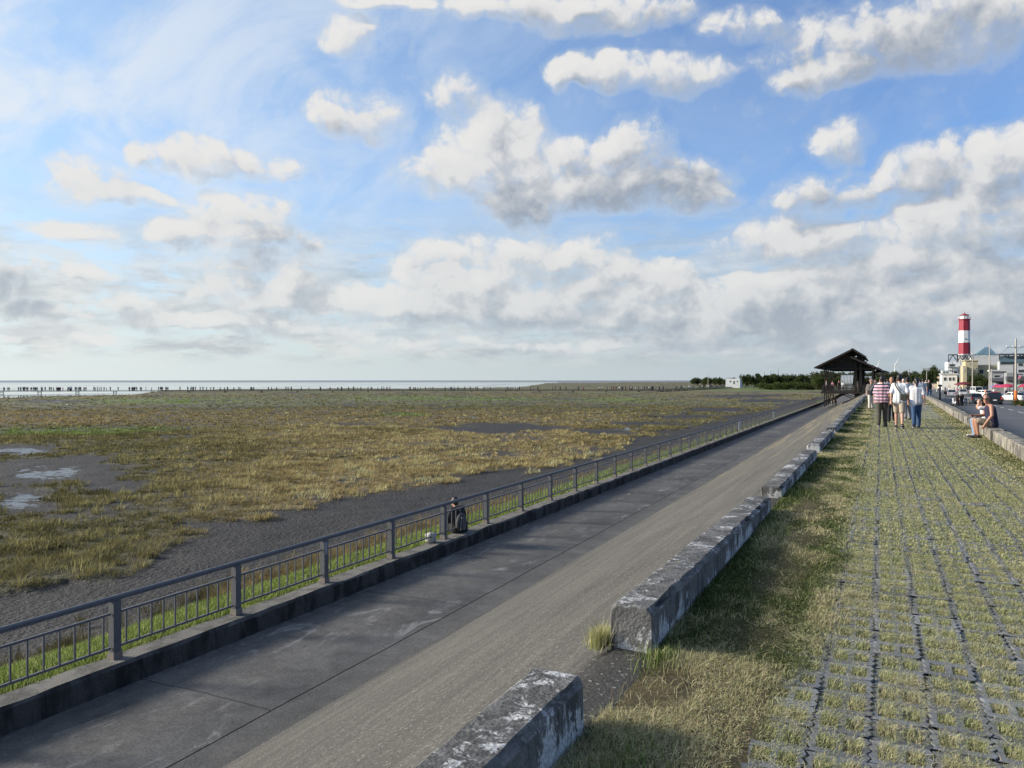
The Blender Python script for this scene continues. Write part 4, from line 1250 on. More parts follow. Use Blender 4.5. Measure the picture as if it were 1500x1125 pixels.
# ------------------------------------------------------------------ lighthouse
M_RED = mat('lighthouse_red', (.27, .018, .038), .6, .12, .6)
M_WHITE = mat('lighthouse_white', (.74, .74, .72), .6, .08, .6)
M_GREYW = mat('grey_wall', (.40, .41, .41), .8, .12, 1.2)
M_GLASS = mat('dark_glass', (.035, .045, .055), .12, .3, .5, spec=.6)
M_STEEL = mat('dark_steel', (.055, .06, .07), .5, .2, 4)
def lighthouse():
    d = 357.
    p = WD(1412.5, d, ZROAD); root = empty('lighthouse', p, R(8)); tag(root, 'red and white banded lighthouse tower rising behind the white buildings', 'lighthouse')
    def z(py): return ZD(py, d) - ZROAD
    ph = R(22.5); rb, rt = 2.45, 2.22
    zs = [0, z(519), z(518), z(502), z(484.5), z(468.5)]
    def ring(za, zb, name, m, ra, rb2, n=8):
        o = MB(); o.lathe([(ra, za), (rb2, zb)], n, phase=ph); return o.build(name, m, root)
    ring(0, z(518.6), 'tower_base', M_GREYW, 2.55, 2.5)
    ring(z(518.6), z(502), 'red_band', M_RED, 2.45, 2.40)
    ring(z(502), z(484.5), 'white_band', M_WHITE, 2.395, 2.33)
    ring(z(484.5), z(468.8), 'red_band', M_RED, 2.325, 2.25)
    g = MB(); g.lathe([(2.3, z(468.8)), (2.72, z(468.4)), (2.72, z(467.5)), (1.9, z(467.4))], 8, phase=ph); go = g.build('gallery', M_RED, root)
    r = MB()
    for k in range(16):
        a = 2 * math.pi * k / 16; r.bar((2.6 * math.cos(a), 2.6 * math.sin(a), z(467.5)), (2.6 * math.cos(a), 2.6 * math.sin(a), z(464.2)), .07)
    for q in (464.2, 465.8):
        r.tube([(2.6 * math.cos(t), 2.6 * math.sin(t), z(q)) for t in np.linspace(0, 2 * math.pi, 25)], .05, 5)
    r.build('handrail', M_WHITE, go)
    l = MB(); l.lathe([(1.75, z(467.4)), (1.75, z(465.5))], 8, phase=ph); l.build('lantern_wall', M_WHITE, root)
    l = MB(); l.lathe([(1.6, z(465.5)), (1.6, z(462))], 8, phase=ph); ln = l.build('lantern_glass', mat('lantern_glass', (.55, .60, .62), .15, .1, 1), root)
    b = MB()
    for k in range(8):
        a = 2 * math.pi * k / 8 + ph; b.bar((1.66 * math.cos(a), 1.66 * math.sin(a), z(465.5)), (1.66 * math.cos(a), 1.66 * math.sin(a), z(462)), .16)
    b.build('lantern_frame', M_WHITE, root)
    c = MB(); c.lathe([(2.15, z(462.1)), (2.1, z(461.6)), (1.0, z(460.3)), (.25, z(459.4)), (.22, z(458.8)), (.05, z(457.4))], 8, phase=ph); c.build('lantern_roof', M_RED, root)
    for q in (497,):
        w = MB(); w.box((-.2, -2.36, z(q) - .3), (.2, -2.22, z(q) + .3)); w.build('window', M_GLASS, root)
lighthouse()

# ------------------------------------------------------------------ buildings beside the road
def ratio(px):
    t = (px - 750.) / F
    return (t * CA - SA) / (t * SA + CA)
def xz(px, py, Y):
    X = Y * ratio(px); d = Y * CA - X * SA
    return X, ZD(py, d)
M_BW = mat('white_render', (.66, .67, .66), .75, .1, .7)
M_BEIGE = mat('beige_render', (.46, .40, .26), .8, .1, .7)
M_BEIGE2 = mat('beige_trim', (.52, .47, .34), .8, .1, .7)
M_BGREY = mat('light_grey_cladding', (.48, .49, .48), .7, .08, .5)
M_SHOP = mat('grey_shop_wall', (.27, .27, .27), .8, .2, .8)
M_AWN = mat('dark_awning', (.07, .072, .08), .75, .2, 2)
M_BLUE = mat('blue_glass', (.10, .17, .21), .5, .15, .6, spec=.4)
M_FRAME = mat('window_frame', (.55, .56, .56), .5, .1, 2)
def house(px0, px1, py0, Y, depth, m, label, cat='building', name='building', wins=(), zb=None, roof=None):
    """a block whose front faces the camera side; wins: rows of (px0, px1, pytop, pybottom)"""
    X0, zt = xz(px0, py0, Y); X1, _ = xz(px1, py0, Y)
    zb = ZROAD - .2 if zb is None else zb
    root = empty(name, ((X0 + X1) / 2, Y, zb)); tag(root, label, cat)
    cx = (X0 + X1) / 2
    def L(x, y, z): return (x - cx, y - Y, z - zb)
    w = MB(); w.box(L(X0, Y, zb), L(X1, Y + depth, zt)); w.build('wall', m, root)
    if roof: 
        r = MB(); r.box(L(X0 - .3, Y - .3, zt + .003), L(X1 + .3, Y + depth + .3, zt + .35)); r.build('roof', roof, root)
    for (a, b, t, u, *mm) in wins:
        xa, za = xz(a, t, Y); xb, z2 = xz(b, u, Y)
        f = MB(); fw = .10
        f.box(L(xa, Y - .06, z2), L(xb, Y - .004, z2 + fw)); f.box(L(xa, Y - .06, za - fw), L(xb, Y - .004, za)); 
        f.box(L(xa, Y - .058, z2 + fw), L(xa + fw, Y - .004, za - fw)); f.box(L(xb - fw, Y - .058, z2 + fw), L(xb, Y - .004, za - fw))
        fo = f.build('window', M_FRAME, root)
        g = MB(); g.box(L(xa + fw, Y - .035, z2 + fw), L(xb - fw, Y - .004, za - fw)); g.build('pane', mm[0] if mm else M_GLASS, fo)
    return root, L
def truss(px0, px1, py0, py1, Y, root, L, n=2, m=None):
    m = m or M_STEEL
    b = MB(); xa, za = xz(px0, py0, Y); xb, zb = xz(px1, py1, Y)
    b.box(L(xa, Y - .3, za - .35), L(xb, Y + 3, za))
    w = (xb - xa) / n
    for i in range(n + 1): b.bar(L(xa + w * i, Y, zb), L(xa + w * i, Y, za), .28)
    for i in range(n):
        b.bar(L(xa + w * i, Y, zb), L(xa + w * (i + .5), Y, za - .2), .3); b.bar(L(xa + w * (i + 1), Y, zb), L(xa + w * (i + .5), Y, za - .2), .3)
    b.build('roof_truss', m, root)
# three storey white block with balconies
rt, L = house(1388, 1424, 530, 330, 14, M_BW, 'white three storey building with balconies directly below the lighthouse', wins=[(1390, 1399, 533, 539), (1397, 1402, 544, 551, M_GLASS), (1404, 1410, 536, 548), (1412, 1420, 534, 539)])
truss(1389.5, 1402, 519, 530, 330, rt, L, 1); truss(1403, 1425, 520.5, 530, 330.5, rt, L, 3)
b = MB()
for py in (537, 541.5, 548): 
    xa, za = xz(1388, py, 328.6); xb, _ = xz(1402, py, 328.6); b.box(L(xa, 328.6, za - .25), L(xb, 329.99, za))
b.build('balcony', M_BGREY, rt)
house(1379.5, 1402, 548.5, 300, 10, M_BW, 'low white cubic annex left of the white three storey building', wins=[(1382, 1387, 552.5, 558), (1389.5, 1394, 552.5, 558), (1395, 1399, 552.5, 558)], roof=M_BGREY)
rt, L = house(1380.5, 1390, 542.5, 318, 8, M_GREYW, 'small grey block with glazed front behind the white annex', wins=[(1381, 1385.3, 544, 547.5, M_BLUE), (1385.8, 1389.6, 544, 547.5, M_BLUE)])
# beige buildings
house(1414.3, 1432.5, 528.5, 290, 12, M_BEIGE, 'beige windowless block with flat roof in front of the grey hall', wins=[(1420, 1423, 532, 534.5), (1428.5, 1431.5, 538.5, 541)], roof=M_BEIGE2)
house(1410.5, 1416, 536, 286, 8, M_BEIGE, 'narrow beige wing at the left of the beige block', wins=[(1411.5, 1413, 540, 545)])
house(1432.8, 1486, 534.5, 296, 10, M_BEIGE, 'long low beige building with a row of windows below the grey hall', wins=[(1434, 1441, 541, 548), (1455, 1459.3, 541, 544), (1464, 1466, 541, 544), (1467.5, 1471, 541, 544), (1473, 1476.5, 541, 544), (1479, 1483, 541, 547)])
rt, L = house(1423, 1464.2, 520.5, 380, 12, M_BGREY, 'big pale grey hall with a blue glass pyramid on its roof, right of the lighthouse', wins=[(1461, 1462.6, 529.5, 534)])
pyr = MB()
def pp(px, py, Y): x, z = xz(px, py, Y); return L(x, Y, z)
for (a, b2, t) in ((1424.5, 1464, 518.7),):
    xa, z0 = xz(a, 520.4, 384); xb, _ = xz(b2, 520.4, 384); _, z1 = xz(1445, t, 384)
    pyr.box(L(xa, 384, z0 + .02), L(xb, 404, z1))
ax, az_ = xz(1445, 508.6, 396); xa, zb_ = xz(1431, 518.7, 384); xb, _ = xz(1459, 518.7, 384)
pyr.add([L(xa, 384.2, zb_ + .01), L(xb, 384.2, zb_ + .01), L(xb, 403, zb_ + .01), L(xa, 403, zb_ + .01), L(ax - .8, 393, az_), L(ax + .8, 393, az_)], [(0, 1, 5, 4), (1, 2, 5), (2, 3, 4, 5), (3, 0, 4), (3, 2, 1, 0)])
pyr.build('glass_pyramid', M_BLUE, rt)
rt, L = house(1463.9, 1530, 529.5, 255, 4, M_BGREY, 'pale building with glass band and steel truss roof at the right edge', wins=[(1464.5, 1487.5, 530.3, 534.5), (1491, 1499, 531.5, 537), (1502, 1509, 531.5, 537), (1491, 1528, 541, 546)])
truss(1464, 1530, 518.2, 526.6, 256, rt, L, 3)
g = MB(); xa, za = xz(1464.5, 521.5, 258); xb, zb = xz(1529, 526.8, 258); g.box(L(xa, 258, zb), L(xb, 258.3, za)); xa, za = xz(1464, 526.6, 254.6); xb, zb = xz(1530, 529.4, 254.6); g.box(L(xa, 254.6, zb), L(xb, 254.98, za)); g.build('glass_parapet', M_BLUE, rt)
# shops
rt, L = house(1452, 1474, 544, 205, 4, M_SHOP, 'grey two storey shop house with dark awnings behind the parasols', wins=[(1455.5, 1465.5, 549, 553.5), (1467, 1469, 548, 553, M_BW), (1470, 1473.5, 548.5, 552), (1454, 1460, 559.5, 565, M_BW), (1462, 1473, 559, 566)], roof=M_BGREY)
a = MB(); xa, za = xz(1452, 553.6, 203.8); xb, zb = xz(1474, 558, 203.8); a.add([L(xa, 204.99, za), L(xb, 204.99, za), L(xb, 203, zb), L(xa, 203, zb), L(xa, 204.99, zb - .12), L(xb, 204.99, zb - .12), L(xb, 203, zb - .12), L(xa, 203, zb - .12)], [(0, 3, 2, 1), (3, 7, 6, 2), (4, 5, 6, 7), (0, 4, 7, 3), (1, 2, 6, 5)]); a.build('awning', M_AWN, rt)
rt, L = house(1474.5, 1530, 546, 190, 4, M_SHOP, 'dark grey shop row with a deep black awning at the right edge', wins=[(1476, 1484, 561, 571, mat('painted_lit_shopfront', (.42, .46, .44), .4, .4, .8)), (1492, 1499, 563, 571, mat('painted_lit_shopfront', (.42, .46, .44))), (1488, 1500, 546.8, 550)])  # pale pane colour stands in for light inside the shops, no emission
a = MB(); xa, za = xz(1474, 551.5, 188.8); xb, zb = xz(1530, 557.5, 188.8); a.box(L(xa, 187.6, zb), L(xb, 189.96, za)); a.build('awning', M_AWN, rt)
house(1365, 1381, 562.5, 330, 8, mat('cream_wall', (.50, .46, .34), .8, .1, 1), 'long low cream roadside wall beside the dark round tree', 'wall', 'roadside_wall')
house(1374, 1380.5, 559, 326, 6, mat('cream_wall', (.50, .46, .34)), 'small cream hut left of the low white annex', 'hut', 'hut')

# greenhouses and hut behind the marsh
M_GH = mat('greenhouse_film', (.24, .26, .275), .4, .1, .4)
def greenhouse(px0, px1, py0, py1, Y, label):
    X0, zt = xz(px0, py0, Y); X1, _ = xz(px1, py1, Y); zb = -2.2
    V = []; Fc = []; n = 10
    root = empty('greenhouse', (X0, Y, zb)); tag(root, label, 'greenhouse')
    m = MB()
    for j, x in enumerate((0, X1 - X0)):
        for i in range(n + 1):
            a = math.pi * i / n; V.append((x, 6 - 6 * math.cos(a), (zt - zb) * (.45 + .55 * math.sin(a))))
        V += [(x, 12, 0), (x, 0, 0)]
    k = n + 3
    for i in range(k): Fc.append((i, (i + 1) % k, k + (i + 1) % k, k + i))
    Fc += [tuple(reversed(range(k))), tuple(range(k, 2 * k))]
    m.add(V, Fc); m.build('film_cover', M_GH, root)
    h = MB()
    for t in np.linspace(0, 1, 9):
        h.tube([((X1 - X0) * t, 6 - 6.05 * math.cos(math.pi * i / 8), (zt - zb) * (.45 + .56 * math.sin(math.pi * i / 8))) for i in range(9)], .08, 5)
    h.build('hoop', M_FRAME, root)
greenhouse(1232, 1249, 549.5, 553, 360, 'pale arched greenhouse seen through the left opening of the pavilion')
greenhouse(1258, 1276, 551.5, 553, 380, 'pale arched greenhouse seen through the right opening of the pavilion')
rt, L = house(1063, 1084, 554.6, 480, 8, M_BW, 'small white hut with dark doorway standing at the land end of the boardwalk', 'hut', 'hut', wins=[(1074, 1076.5, 558, 562.5), (1068.5, 1071, 557.5, 560), (1079, 1081, 557.5, 560)], zb=-3.3)

# ------------------------------------------------------------------ trees
def m_leaf(name, c1, c2):
    m = bpy.data.materials.new(name); m.use_nodes = True; m.node_tree.nodes.clear(); T = NT(m.node_tree)
    out = T.n('ShaderNodeOutputMaterial'); d = T.n('ShaderNodeBsdfDiffuse'); tr = T.n('ShaderNodeBsdfTranslucent'); mx = T.n('ShaderNodeMixShader')
    c = T.mix(T.lin(T.noise(T.objc(), .7, 4, .6), .3, .7, 0, 1), c1, c2)
    T.put(d.inputs['Color'], c); T.put(tr.inputs['Color'], c); mx.inputs[0].default_value = .2
    T.L.new(d.outputs[0], mx.inputs[1]); T.L.new(tr.outputs[0], mx.inputs[2]); T.L.new(mx.outputs[0], out.inputs[0]); return m
M_LEAFD = m_leaf('dark_foliage', (.030, .042, .018), (.062, .080, .032))
M_LEAFM = m_leaf('mid_foliage', (.04, .056, .020), (.085, .105, .035))
M_LEAFG = m_leaf('grey_green_foliage', (.05, .058, .036), (.085, .092, .056))
M_BARK = mat('bark', (.09, .07, .05), .9, .3, 6)
def crown_mesh(seed, rx, rz, nclump, nleaf, ls, lobes):
    g = np.random.default_rng(seed)
    V = []; cs = []
    for (cx, cy, cz, r) in lobes:
        for _ in range(nclump):
            v = g.normal(0, 1, 3); v /= np.linalg.norm(v); v *= r * g.uniform(.55, 1.05)
            cs.append((cx + v[0], cy + v[1], cz + v[2] * .85))
    for c in cs:
        p = np.array(c) + g.normal(0, ls * 1.3, (nleaf, 3))
        a = g.normal(0, 1, (nleaf, 3)); a /= np.linalg.norm(a, axis=1)[:, None]
        b = np.cross(a, g.normal(0, 1, (nleaf, 3))); b /= np.linalg.norm(b, axis=1)[:, None]
        s = ls * g.uniform(.6, 1.3, (nleaf, 1))
        V.append(np.stack([p - a * s, p + b * s * .7, p + a * s, p - b * s * .7], 1).reshape(-1, 3))
    V = np.concatenate(V); Q = np.arange(len(V)).reshape(-1, 4)
    return V, Q
def tree_proto(name, seed, h, w, m, ls, kind='round'):
    g = np.random.default_rng(seed)
    root = empty(name)
    lobes = []
    if kind == 'round':
        for _ in range(9): lobes.append((g.normal(0, w * .22), g.normal(0, w * .22), h * g.uniform(.42, .82), w * g.uniform(.18, .28)))
        lobes.append((0, 0, h * .45, w * .34))
    elif kind == 'bush':
        for _ in range(8): lobes.append((g.normal(0, w * .3), g.normal(0, w * .25), h * g.uniform(.25, .7), w * g.uniform(.14, .24)))
    else:
        for i in range(8): lobes.append((g.normal(0, w * .08), g.normal(0, w * .08), h * (.2 + .1 * i), w * (.34 - .035 * i)))
    V, Q = crown_mesh(seed, w, h, 22, 9, ls, lobes)
    tri_mesh('crown', V, Q, m, parent=root)
    t = MB(); t.tube([(0, 0, 0), (w * .02, 0, h * .3), (0, w * .02, h * .7)], [h * .03, h * .022, h * .008], 7)
    for q in range(4):
        a = q * 1.7; t.tube([(0, 0, h * (.28 + .07 * q)), (math.cos(a) * w * .25, math.sin(a) * w * .25, h * (.5 + .08 * q))], [h * .014, h * .005], 5)
    t.build('trunk', M_BARK, root)
    return root
def place(proto, first, loc, rz, sc, label, cat, group):
    o = proto if first else copy_tree(proto)
    o.location = loc; o.rotation_euler = (0, 0, rz); o.scale = sc
    tag(o, label, cat, group); return o
g = np.random.default_rng(77)
PR = [tree_proto('tree', 201, 8, 8, M_LEAFD, .34), tree_proto('tree', 202, 7, 9, M_LEAFM, .34), tree_proto('shrub', 203, 4, 7, M_LEAFM, .28, 'bush'), tree_proto('tree', 204, 9, 5, M_LEAFD, .32, 'tall'), tree_proto('tree', 205, 8, 8, M_LEAFG, .42)]
used = set()
def grow(k, px, d, zb, py_top, wpx, label, cat, group=None):
    p = WD(px, d, zb); ht = ZD(py_top, d) - zb; wd = wpx * d / F
    bh = {0: 8, 1: 7, 2: 4, 3: 9, 4: 8}[k]; bw = {0: 8, 1: 9, 2: 7, 3: 5, 4: 8}[k]
    place(PR[k], k not in used, p, g.uniform(0, 6.28), (wd / bw, wd / bw, ht / bh), label, cat, group); used.add(k)
# wood left of the pavilion
for i in range(20):
    px = 1016 + i * 6.0 + g.normal(0, 1.5)
    grow(int(g.choice([1, 0, 4])), px, 560 + g.normal(0, 25), -3, 554.3 - .7 * sst(px, 1060, 1100) + g.normal(0, .7), 10 + g.uniform(0, 4), 'low dark tree of the distant tree line behind the white hut', 'tree', 'trees of the far tree line')
for i in range(15):
    px = 1088 + i * 8.0 + g.normal(0, 2)
    grow(int(g.choice([0, 0, 1, 3])), px, 440 + g.normal(0, 15), -3, 549.5 + g.normal(0, 1.5), 14 + g.uniform(0, 5), 'dark bushy tree between the white hut and the pavilion', 'tree', 'dark trees left of the pavilion')
for i in range(18):
    px = 1122 + i * 5.2 + g.normal(0, 2)
    grow(2, px, 400 + g.normal(0, 10), -3.1, 560.0 + g.normal(0, .7), 13 + g.uniform(0, 5), 'mid green shrub at the marsh edge in front of the dark trees', 'shrub', 'shrubs along the marsh edge')
for px, w in ((1160, 26), (1142, 20)):
    grow(0, px, 415, -3, 547.8, w, 'rounded dark green tree, broader than its neighbours, left of the pavilion', 'tree', 'two broad dark trees left of the pavilion')
# grey green belt behind the pavilion and the walkers
for i in range(34):
    px = 1196 + i * 5.4 + g.normal(0, 2)
    grow(4, px, 520 + g.normal(0, 30), -2, 546.0 - 1.5 * math.sin(i * .8) + g.normal(0, 1.3), 14 + g.uniform(0, 6), 'grey green tree of the hazy belt behind the pavilion', 'tree', 'trees of the belt behind the pavilion')
for i in range(16):
    px = 1196 + i * 6.3
    grow(1, px, 335, -2.2, 554.2 + g.normal(0, 1.0), 12, 'green tree low behind the pavilion posts', 'tree', 'low trees behind the pavilion')
# big dark clump beside the road
for px, d, top, w, lab in ((1364.5, 345, 534.8, 19, 'large dark round tree beside the road left of the white annex'), (1356, 352, 541, 14, 'dark tree touching the large round one on its left'), (1372, 341, 540, 12, 'dark tree touching the large round one on its right'),
                      (1347, 380, 546, 12, 'small dark tree beyond the road at the left of the dark clump'), (1338, 400, 548, 12, 'small dark tree beyond the road above the head of the woman in jeans')):
    grow(0, px, d, -1.8, top, w, lab, 'tree')
for px, d, top, w, lab in ((1435, 232, 546.5, 22, 'dark spreading tree in front of the beige block'), (1424, 236, 550, 16, 'dark tree left of the spreading one, before the beige wing'), (1401, 275, 552, 14, 'olive green shrub tree before the white annex'), (1443, 226, 553, 13, 'dark tree at the right end of the clump, before the long beige building')):
    grow(0 if px != 1401 else 1, px, d, -1.8, top, w, lab, 'tree')
grow(2, 1503, 100, ZROAD, 585.5, 22, 'small clump of weeds beside the traffic cone at the right edge', 'shrub')

# ------------------------------------------------------------------ utility poles, wires, wind turbine, masts
M_POLE = mat('pole_concrete', (.40, .375, .33), .85, .15, 1.5)
M_ORANGE = mat('orange_wrap', (.62, .17, .035), .55, .3, 5)
TOPS = []
def pole(px, d, py_top, label, arms=1, w=.17, zb=ZROAD, m=None, box=False, keep=True):
    p = WD(px, d, zb); H = ZD(py_top, d) - zb
    root = empty('utility_pole', p); tag(root, label, 'pole', 'utility poles')
    s = MB(); s.tube([(0, 0, 0), (0, 0, H)], [w, w * .6], 10); s.build('shaft', m or M_POLE, root)
    for k in range(arms):
        a = MB(); z = H * (.87 - .07 * k); a.bar((-1.2, -.12, z), (1.2, -.12, z), .09, .1)
        ao = a.build('crossarm', M_METAL, root)
        for x in (-1.1, -.4, .4, 1.1):
            i = MB(); i.lathe([(.03, 0), (.06, .05), (.05, .1), (.07, .14), (.03, .2)], 8, (x, -.12, z + .05)); i.build('insulator', M_WHITE, ao)
    if box:
        b = MB(); b.lathe([(.22, H * .66), (.24, H * .67), (.24, H * .75), (.2, H * .76)], 10, (.35, 0, 0)); b.build('transformer', M_STEEL, root)
    if keep: TOPS.append((p, H * .87))
    return root
rp = pole(1488, 107, 496, 'tall concrete utility pole with its foot wrapped in orange beside the traffic cone', 1)
w = MB(); w.lathe([(.20, .05), (.21, .4), (.19, .8), (.21, 1.3), (.20, 1.9), (.16, 1.95)], 10); w.build('orange_wrap', M_ORANGE, rp)
pole(1449.5, 165, 505, 'tall pale utility pole in front of the grey hall', 0)
pole(1452.5, 162, 541, 'short pale post close to the right of the tall pole before the grey hall', 0, .12, keep=False)
pole(1485, 118, 535, 'dark shorter pole with a transformer just left of the orange wrapped one', 0, .12, m=M_STEEL, box=True, keep=False)
pole(1424.5, 222, 513, 'thin utility pole in front of the beige block', 1)
pole(1406.5, 250, 522, 'utility pole below the left side of the lighthouse', 1)
pole(1395, 280, 530, 'thin dark utility pole before the white three storey building', 0, .13, m=M_STEEL)
pole(1388, 290, 528, 'thin dark utility pole at the left corner of the white three storey building', 0, .13, m=M_STEEL, keep=False)
pole(1357.5, 330, 535.3, 'utility pole with wide crossarms in front of the large dark tree', 2)
pole(1351.5, 360, 532, 'slender utility pole left of the large dark tree', 0, .13)
pole(1348, 400, 545, 'short thin pole farthest left of the dark clump', 0, .14, keep=False)
pole(1331.5, 420, 537.5, 'pole carrying a dark box above the grey shirted walker', 1, .2, box=True, keep=False)
pole(1318.5, 450, 537, 'very thin distant pole above the white shirted walker', 1, .13, keep=False)
pole(1037.3, 440, 547.3, 'thin lone pole by the boardwalk left of the white hut', 0, .16, -3.2, keep=False)
for px, t in ((1120, 544.5), (1129, 544), (1140, 541.5), (1146, 546)):
    pole(px, 620, t, 'thin distant mast rising above the dark trees left of the pavilion', 0, .2, -3, M_STEEL, keep=False)['group'] = 'masts above the dark trees'
M_WIRE = mat('wire', (.03, .03, .03), .6, .1, 5)
for k, (p, q) in enumerate(zip(TOPS[:-1], TOPS[1:])):
    for s in (-.8, .8):
        a = Vector((p[0].x + s, p[0].y, p[0].z + p[1] + .15)); b = Vector((q[0].x + s, q[0].y, q[0].z + q[1] + .15))
        m = MB(); m.tube([a.lerp(b, t) - Vector((0, 0, 1.2 * 4 * t * (1 - t))) for t in np.linspace(0, 1, 9)], .022, 4)
        tag(m.build('power_line', M_WIRE), 'thin sagging power line strung between the roadside utility poles', 'wire', 'power lines')
def turbine(px, d, py_hub, label, az, ph):
    p = WD(px, d, -3); H = ZD(py_hub, d) + 3; root = empty('wind_turbine', p, az); tag(root, label, 'wind turbine')
    t = MB(); t.tube([(0, 0, 0), (0, 0, H)], [1.6, 1.0], 10); t.build('tower', M_WHITE, root)
    n = MB(); n.box((-1.1, -2.5, H - .9), (1.1, 4, H + 1.1)); n.build('nacelle', M_WHITE, root)
    for k in range(3):
        a = ph + k * 2 * math.pi / 3; b = MB(); u = Vector((math.cos(a), 0, math.sin(a)))
        b.tube([Vector((0, -3, H)) + u * q for q in (0, 3, 10, 22)], [.6, .9, .6, .12], 6); b.build('blade', M_WHITE, root)
turbine(1311, 1900, 534.5, 'white wind turbine far behind the heads of the walkers', R(10), R(185))
turbine(1285, 2300, 537, 'faint white wind turbine far behind the pavilion roof', R(20), R(75))
# ------------------------------------------------------------------ people
M_SKIN = mat('skin', (.46, .27, .19), .55, .08, 20)
M_SKINT = mat('tanned_skin', (.36, .185, .12), .55, .08, 20)
M_HAIR = mat('black_hair', (.012, .011, .011), .5, .3, 60)
M_HAIRG = mat('grey_hair', (.16, .155, .15), .6, .3, 60)
M_LENS = mat('sunglass_lens', (.012, .012, .014), .15, .1, 10)
def cloth(name, col): return mat(name, col, .85, .12, 9, bump=.15)
C_WHITE = cloth('white_cotton', (.66, .67, .69)); C_BLACK = cloth('black_cloth', (.018, .018, .020)); C_OLIVE = cloth('olive_cloth', (.060, .057, .044))
C_BEIGE = cloth('beige_cloth', (.36, .30, .23)); C_JEAN = cloth('blue_denim', (.035, .075, .16)); C_LJEAN = cloth('light_denim', (.16, .26, .40)); C_GREYB = cloth('grey_brown_cloth', (.13, .115, .11))
C_CREAM = cloth('cream_cloth', (.55, .50, .43)); C_SLATE = cloth('slate_cloth', (.15, .19, .25)); C_NAVY = cloth('navy_cloth', (.018, .018, .042)); C_PINK = cloth('pink_cloth', (.60, .28, .33))
C_RED = cloth('red_cloth', (.42, .05, .06)); C_SHOEW = cloth('pale_shoe', (.34, .31, .30)); C_GREY = cloth('grey_cloth', (.22, .22, .23)); C_BLUE = cloth('blue_cloth', (.07, .14, .32)); C_YEL = cloth('yellow_cloth', (.55, .42, .12))
def m_stripes():
    m, T, b = new_mat('pink_navy_stripes')
    x, y, z = T.sep(T.objc())
    s = T.math('FRACT', T.math('ADD', T.math('MULTIPLY', z, 1 / .105), T.math('MULTIPLY', T.noise(T.objc(), 5, 2), .25)))
    c = T.ramp(s, [(0, (.66, .50, .55)), (.14, (.66, .50, .55)), (.17, (.62, .29, .40)), (.42, (.62, .29, .40)), (.46, (.66, .52, .56)), (.56, (.66, .5, .55)), (.60, (.016, .016, .030)), (.96, (.016, .016, .030))])
    setb(T, b, c, .85); return m
def m_print():
    m, T, b = new_mat('white_print_tee')
    p = T.objc(); x, y, z = T.sep(p)
    v = T.voro(p, 26); n = T.noise(p, 9, 3)
    f = T.math('MULTIPLY', T.step(v, .30, .18), T.step(n, .53, .60))
    c = T.mix(f, (.62, .61, .62), (.10, .11, .15))
    setb(T, b, c, .85); return m
def m_camo():
    m, T, b = new_mat('patterned_shorts')
    n = T.noise(T.objc(), 22, 3, .6); c = T.ramp(n, [(.4, (.36, .30, .22)), (.52, (.30, .25, .18)), (.58, (.09, .075, .06))])
    setb(T, b, c, .85); return m
M_STRIPE = m_stripes(); M_PRINT = m_print(); M_SHORTP = m_camo()

_dg = None
def fuse(mb, name, m, parent, voxel=.011, smooth=4):
    """one continuous skin over overlapping closed shapes"""
    me = mb.mesh(name + '_parts'); o = bpy.data.objects.new(name, me); COL.objects.link(o)
    r = o.modifiers.new('r', 'REMESH'); r.mode = 'VOXEL'; r.voxel_size = voxel; r.use_smooth_shade = True
    s = o.modifiers.new('s', 'SMOOTH'); s.factor = .5; s.iterations = smooth
    bpy.context.view_layer.update()
    dg = bpy.context.evaluated_depsgraph_get()
    new = bpy.data.meshes.new_from_object(o.evaluated_get(dg))
    o.modifiers.clear(); o.data = new; new.name = name; bpy.data.meshes.remove(me)
    new.materials.clear(); new.materials.append(m)
    new.polygons.foreach_set('use_smooth', [True] * len(new.polygons))
    if parent is not None: o.parent = parent
    return o

def V3(*a): return Vector(a)
def pose_stand(stride=.0, arm=.1, lean=.0, hw=.085):
    """joints of a 1.72 m figure facing +Y; stride > 0 puts the right leg forward"""
    J = {}
    J['pelvis'] = V3(0, 0, .93); J['waist'] = V3(0, .01 + lean * .3, 1.08); J['chest'] = V3(0, .015 + lean * .8, 1.28); J['neck'] = V3(0, .005 + lean, 1.455); J['head'] = V3(0, .035 + lean * 1.1, 1.605)
    for s, n in ((-1, 'l'), (1, 'r')):
        k = stride * s
        J['hip' + n] = V3(hw * s, 0, .90)
        J['knee' + n] = V3(hw * s * 1.05, k * .5 + .02, .49 + (.01 if k > 0 else 0))
        J['ank' + n] = V3(hw * s * 1.1, k * .95 - .01, .085 + (.05 if k < -.05 else 0))
        J['toe' + n] = J['ank' + n] + V3(.02 * s, .17, -.055 - (.02 if k < -.05 else 0))
        J['sh' + n] = V3(.172 * s, lean * .9, 1.395)
        J['el' + n] = V3(.222 * s, -k * .35 - .03, 1.12)
        J['wr' + n] = V3(.238 * s, -k * .75 + arm, .885)
    return J
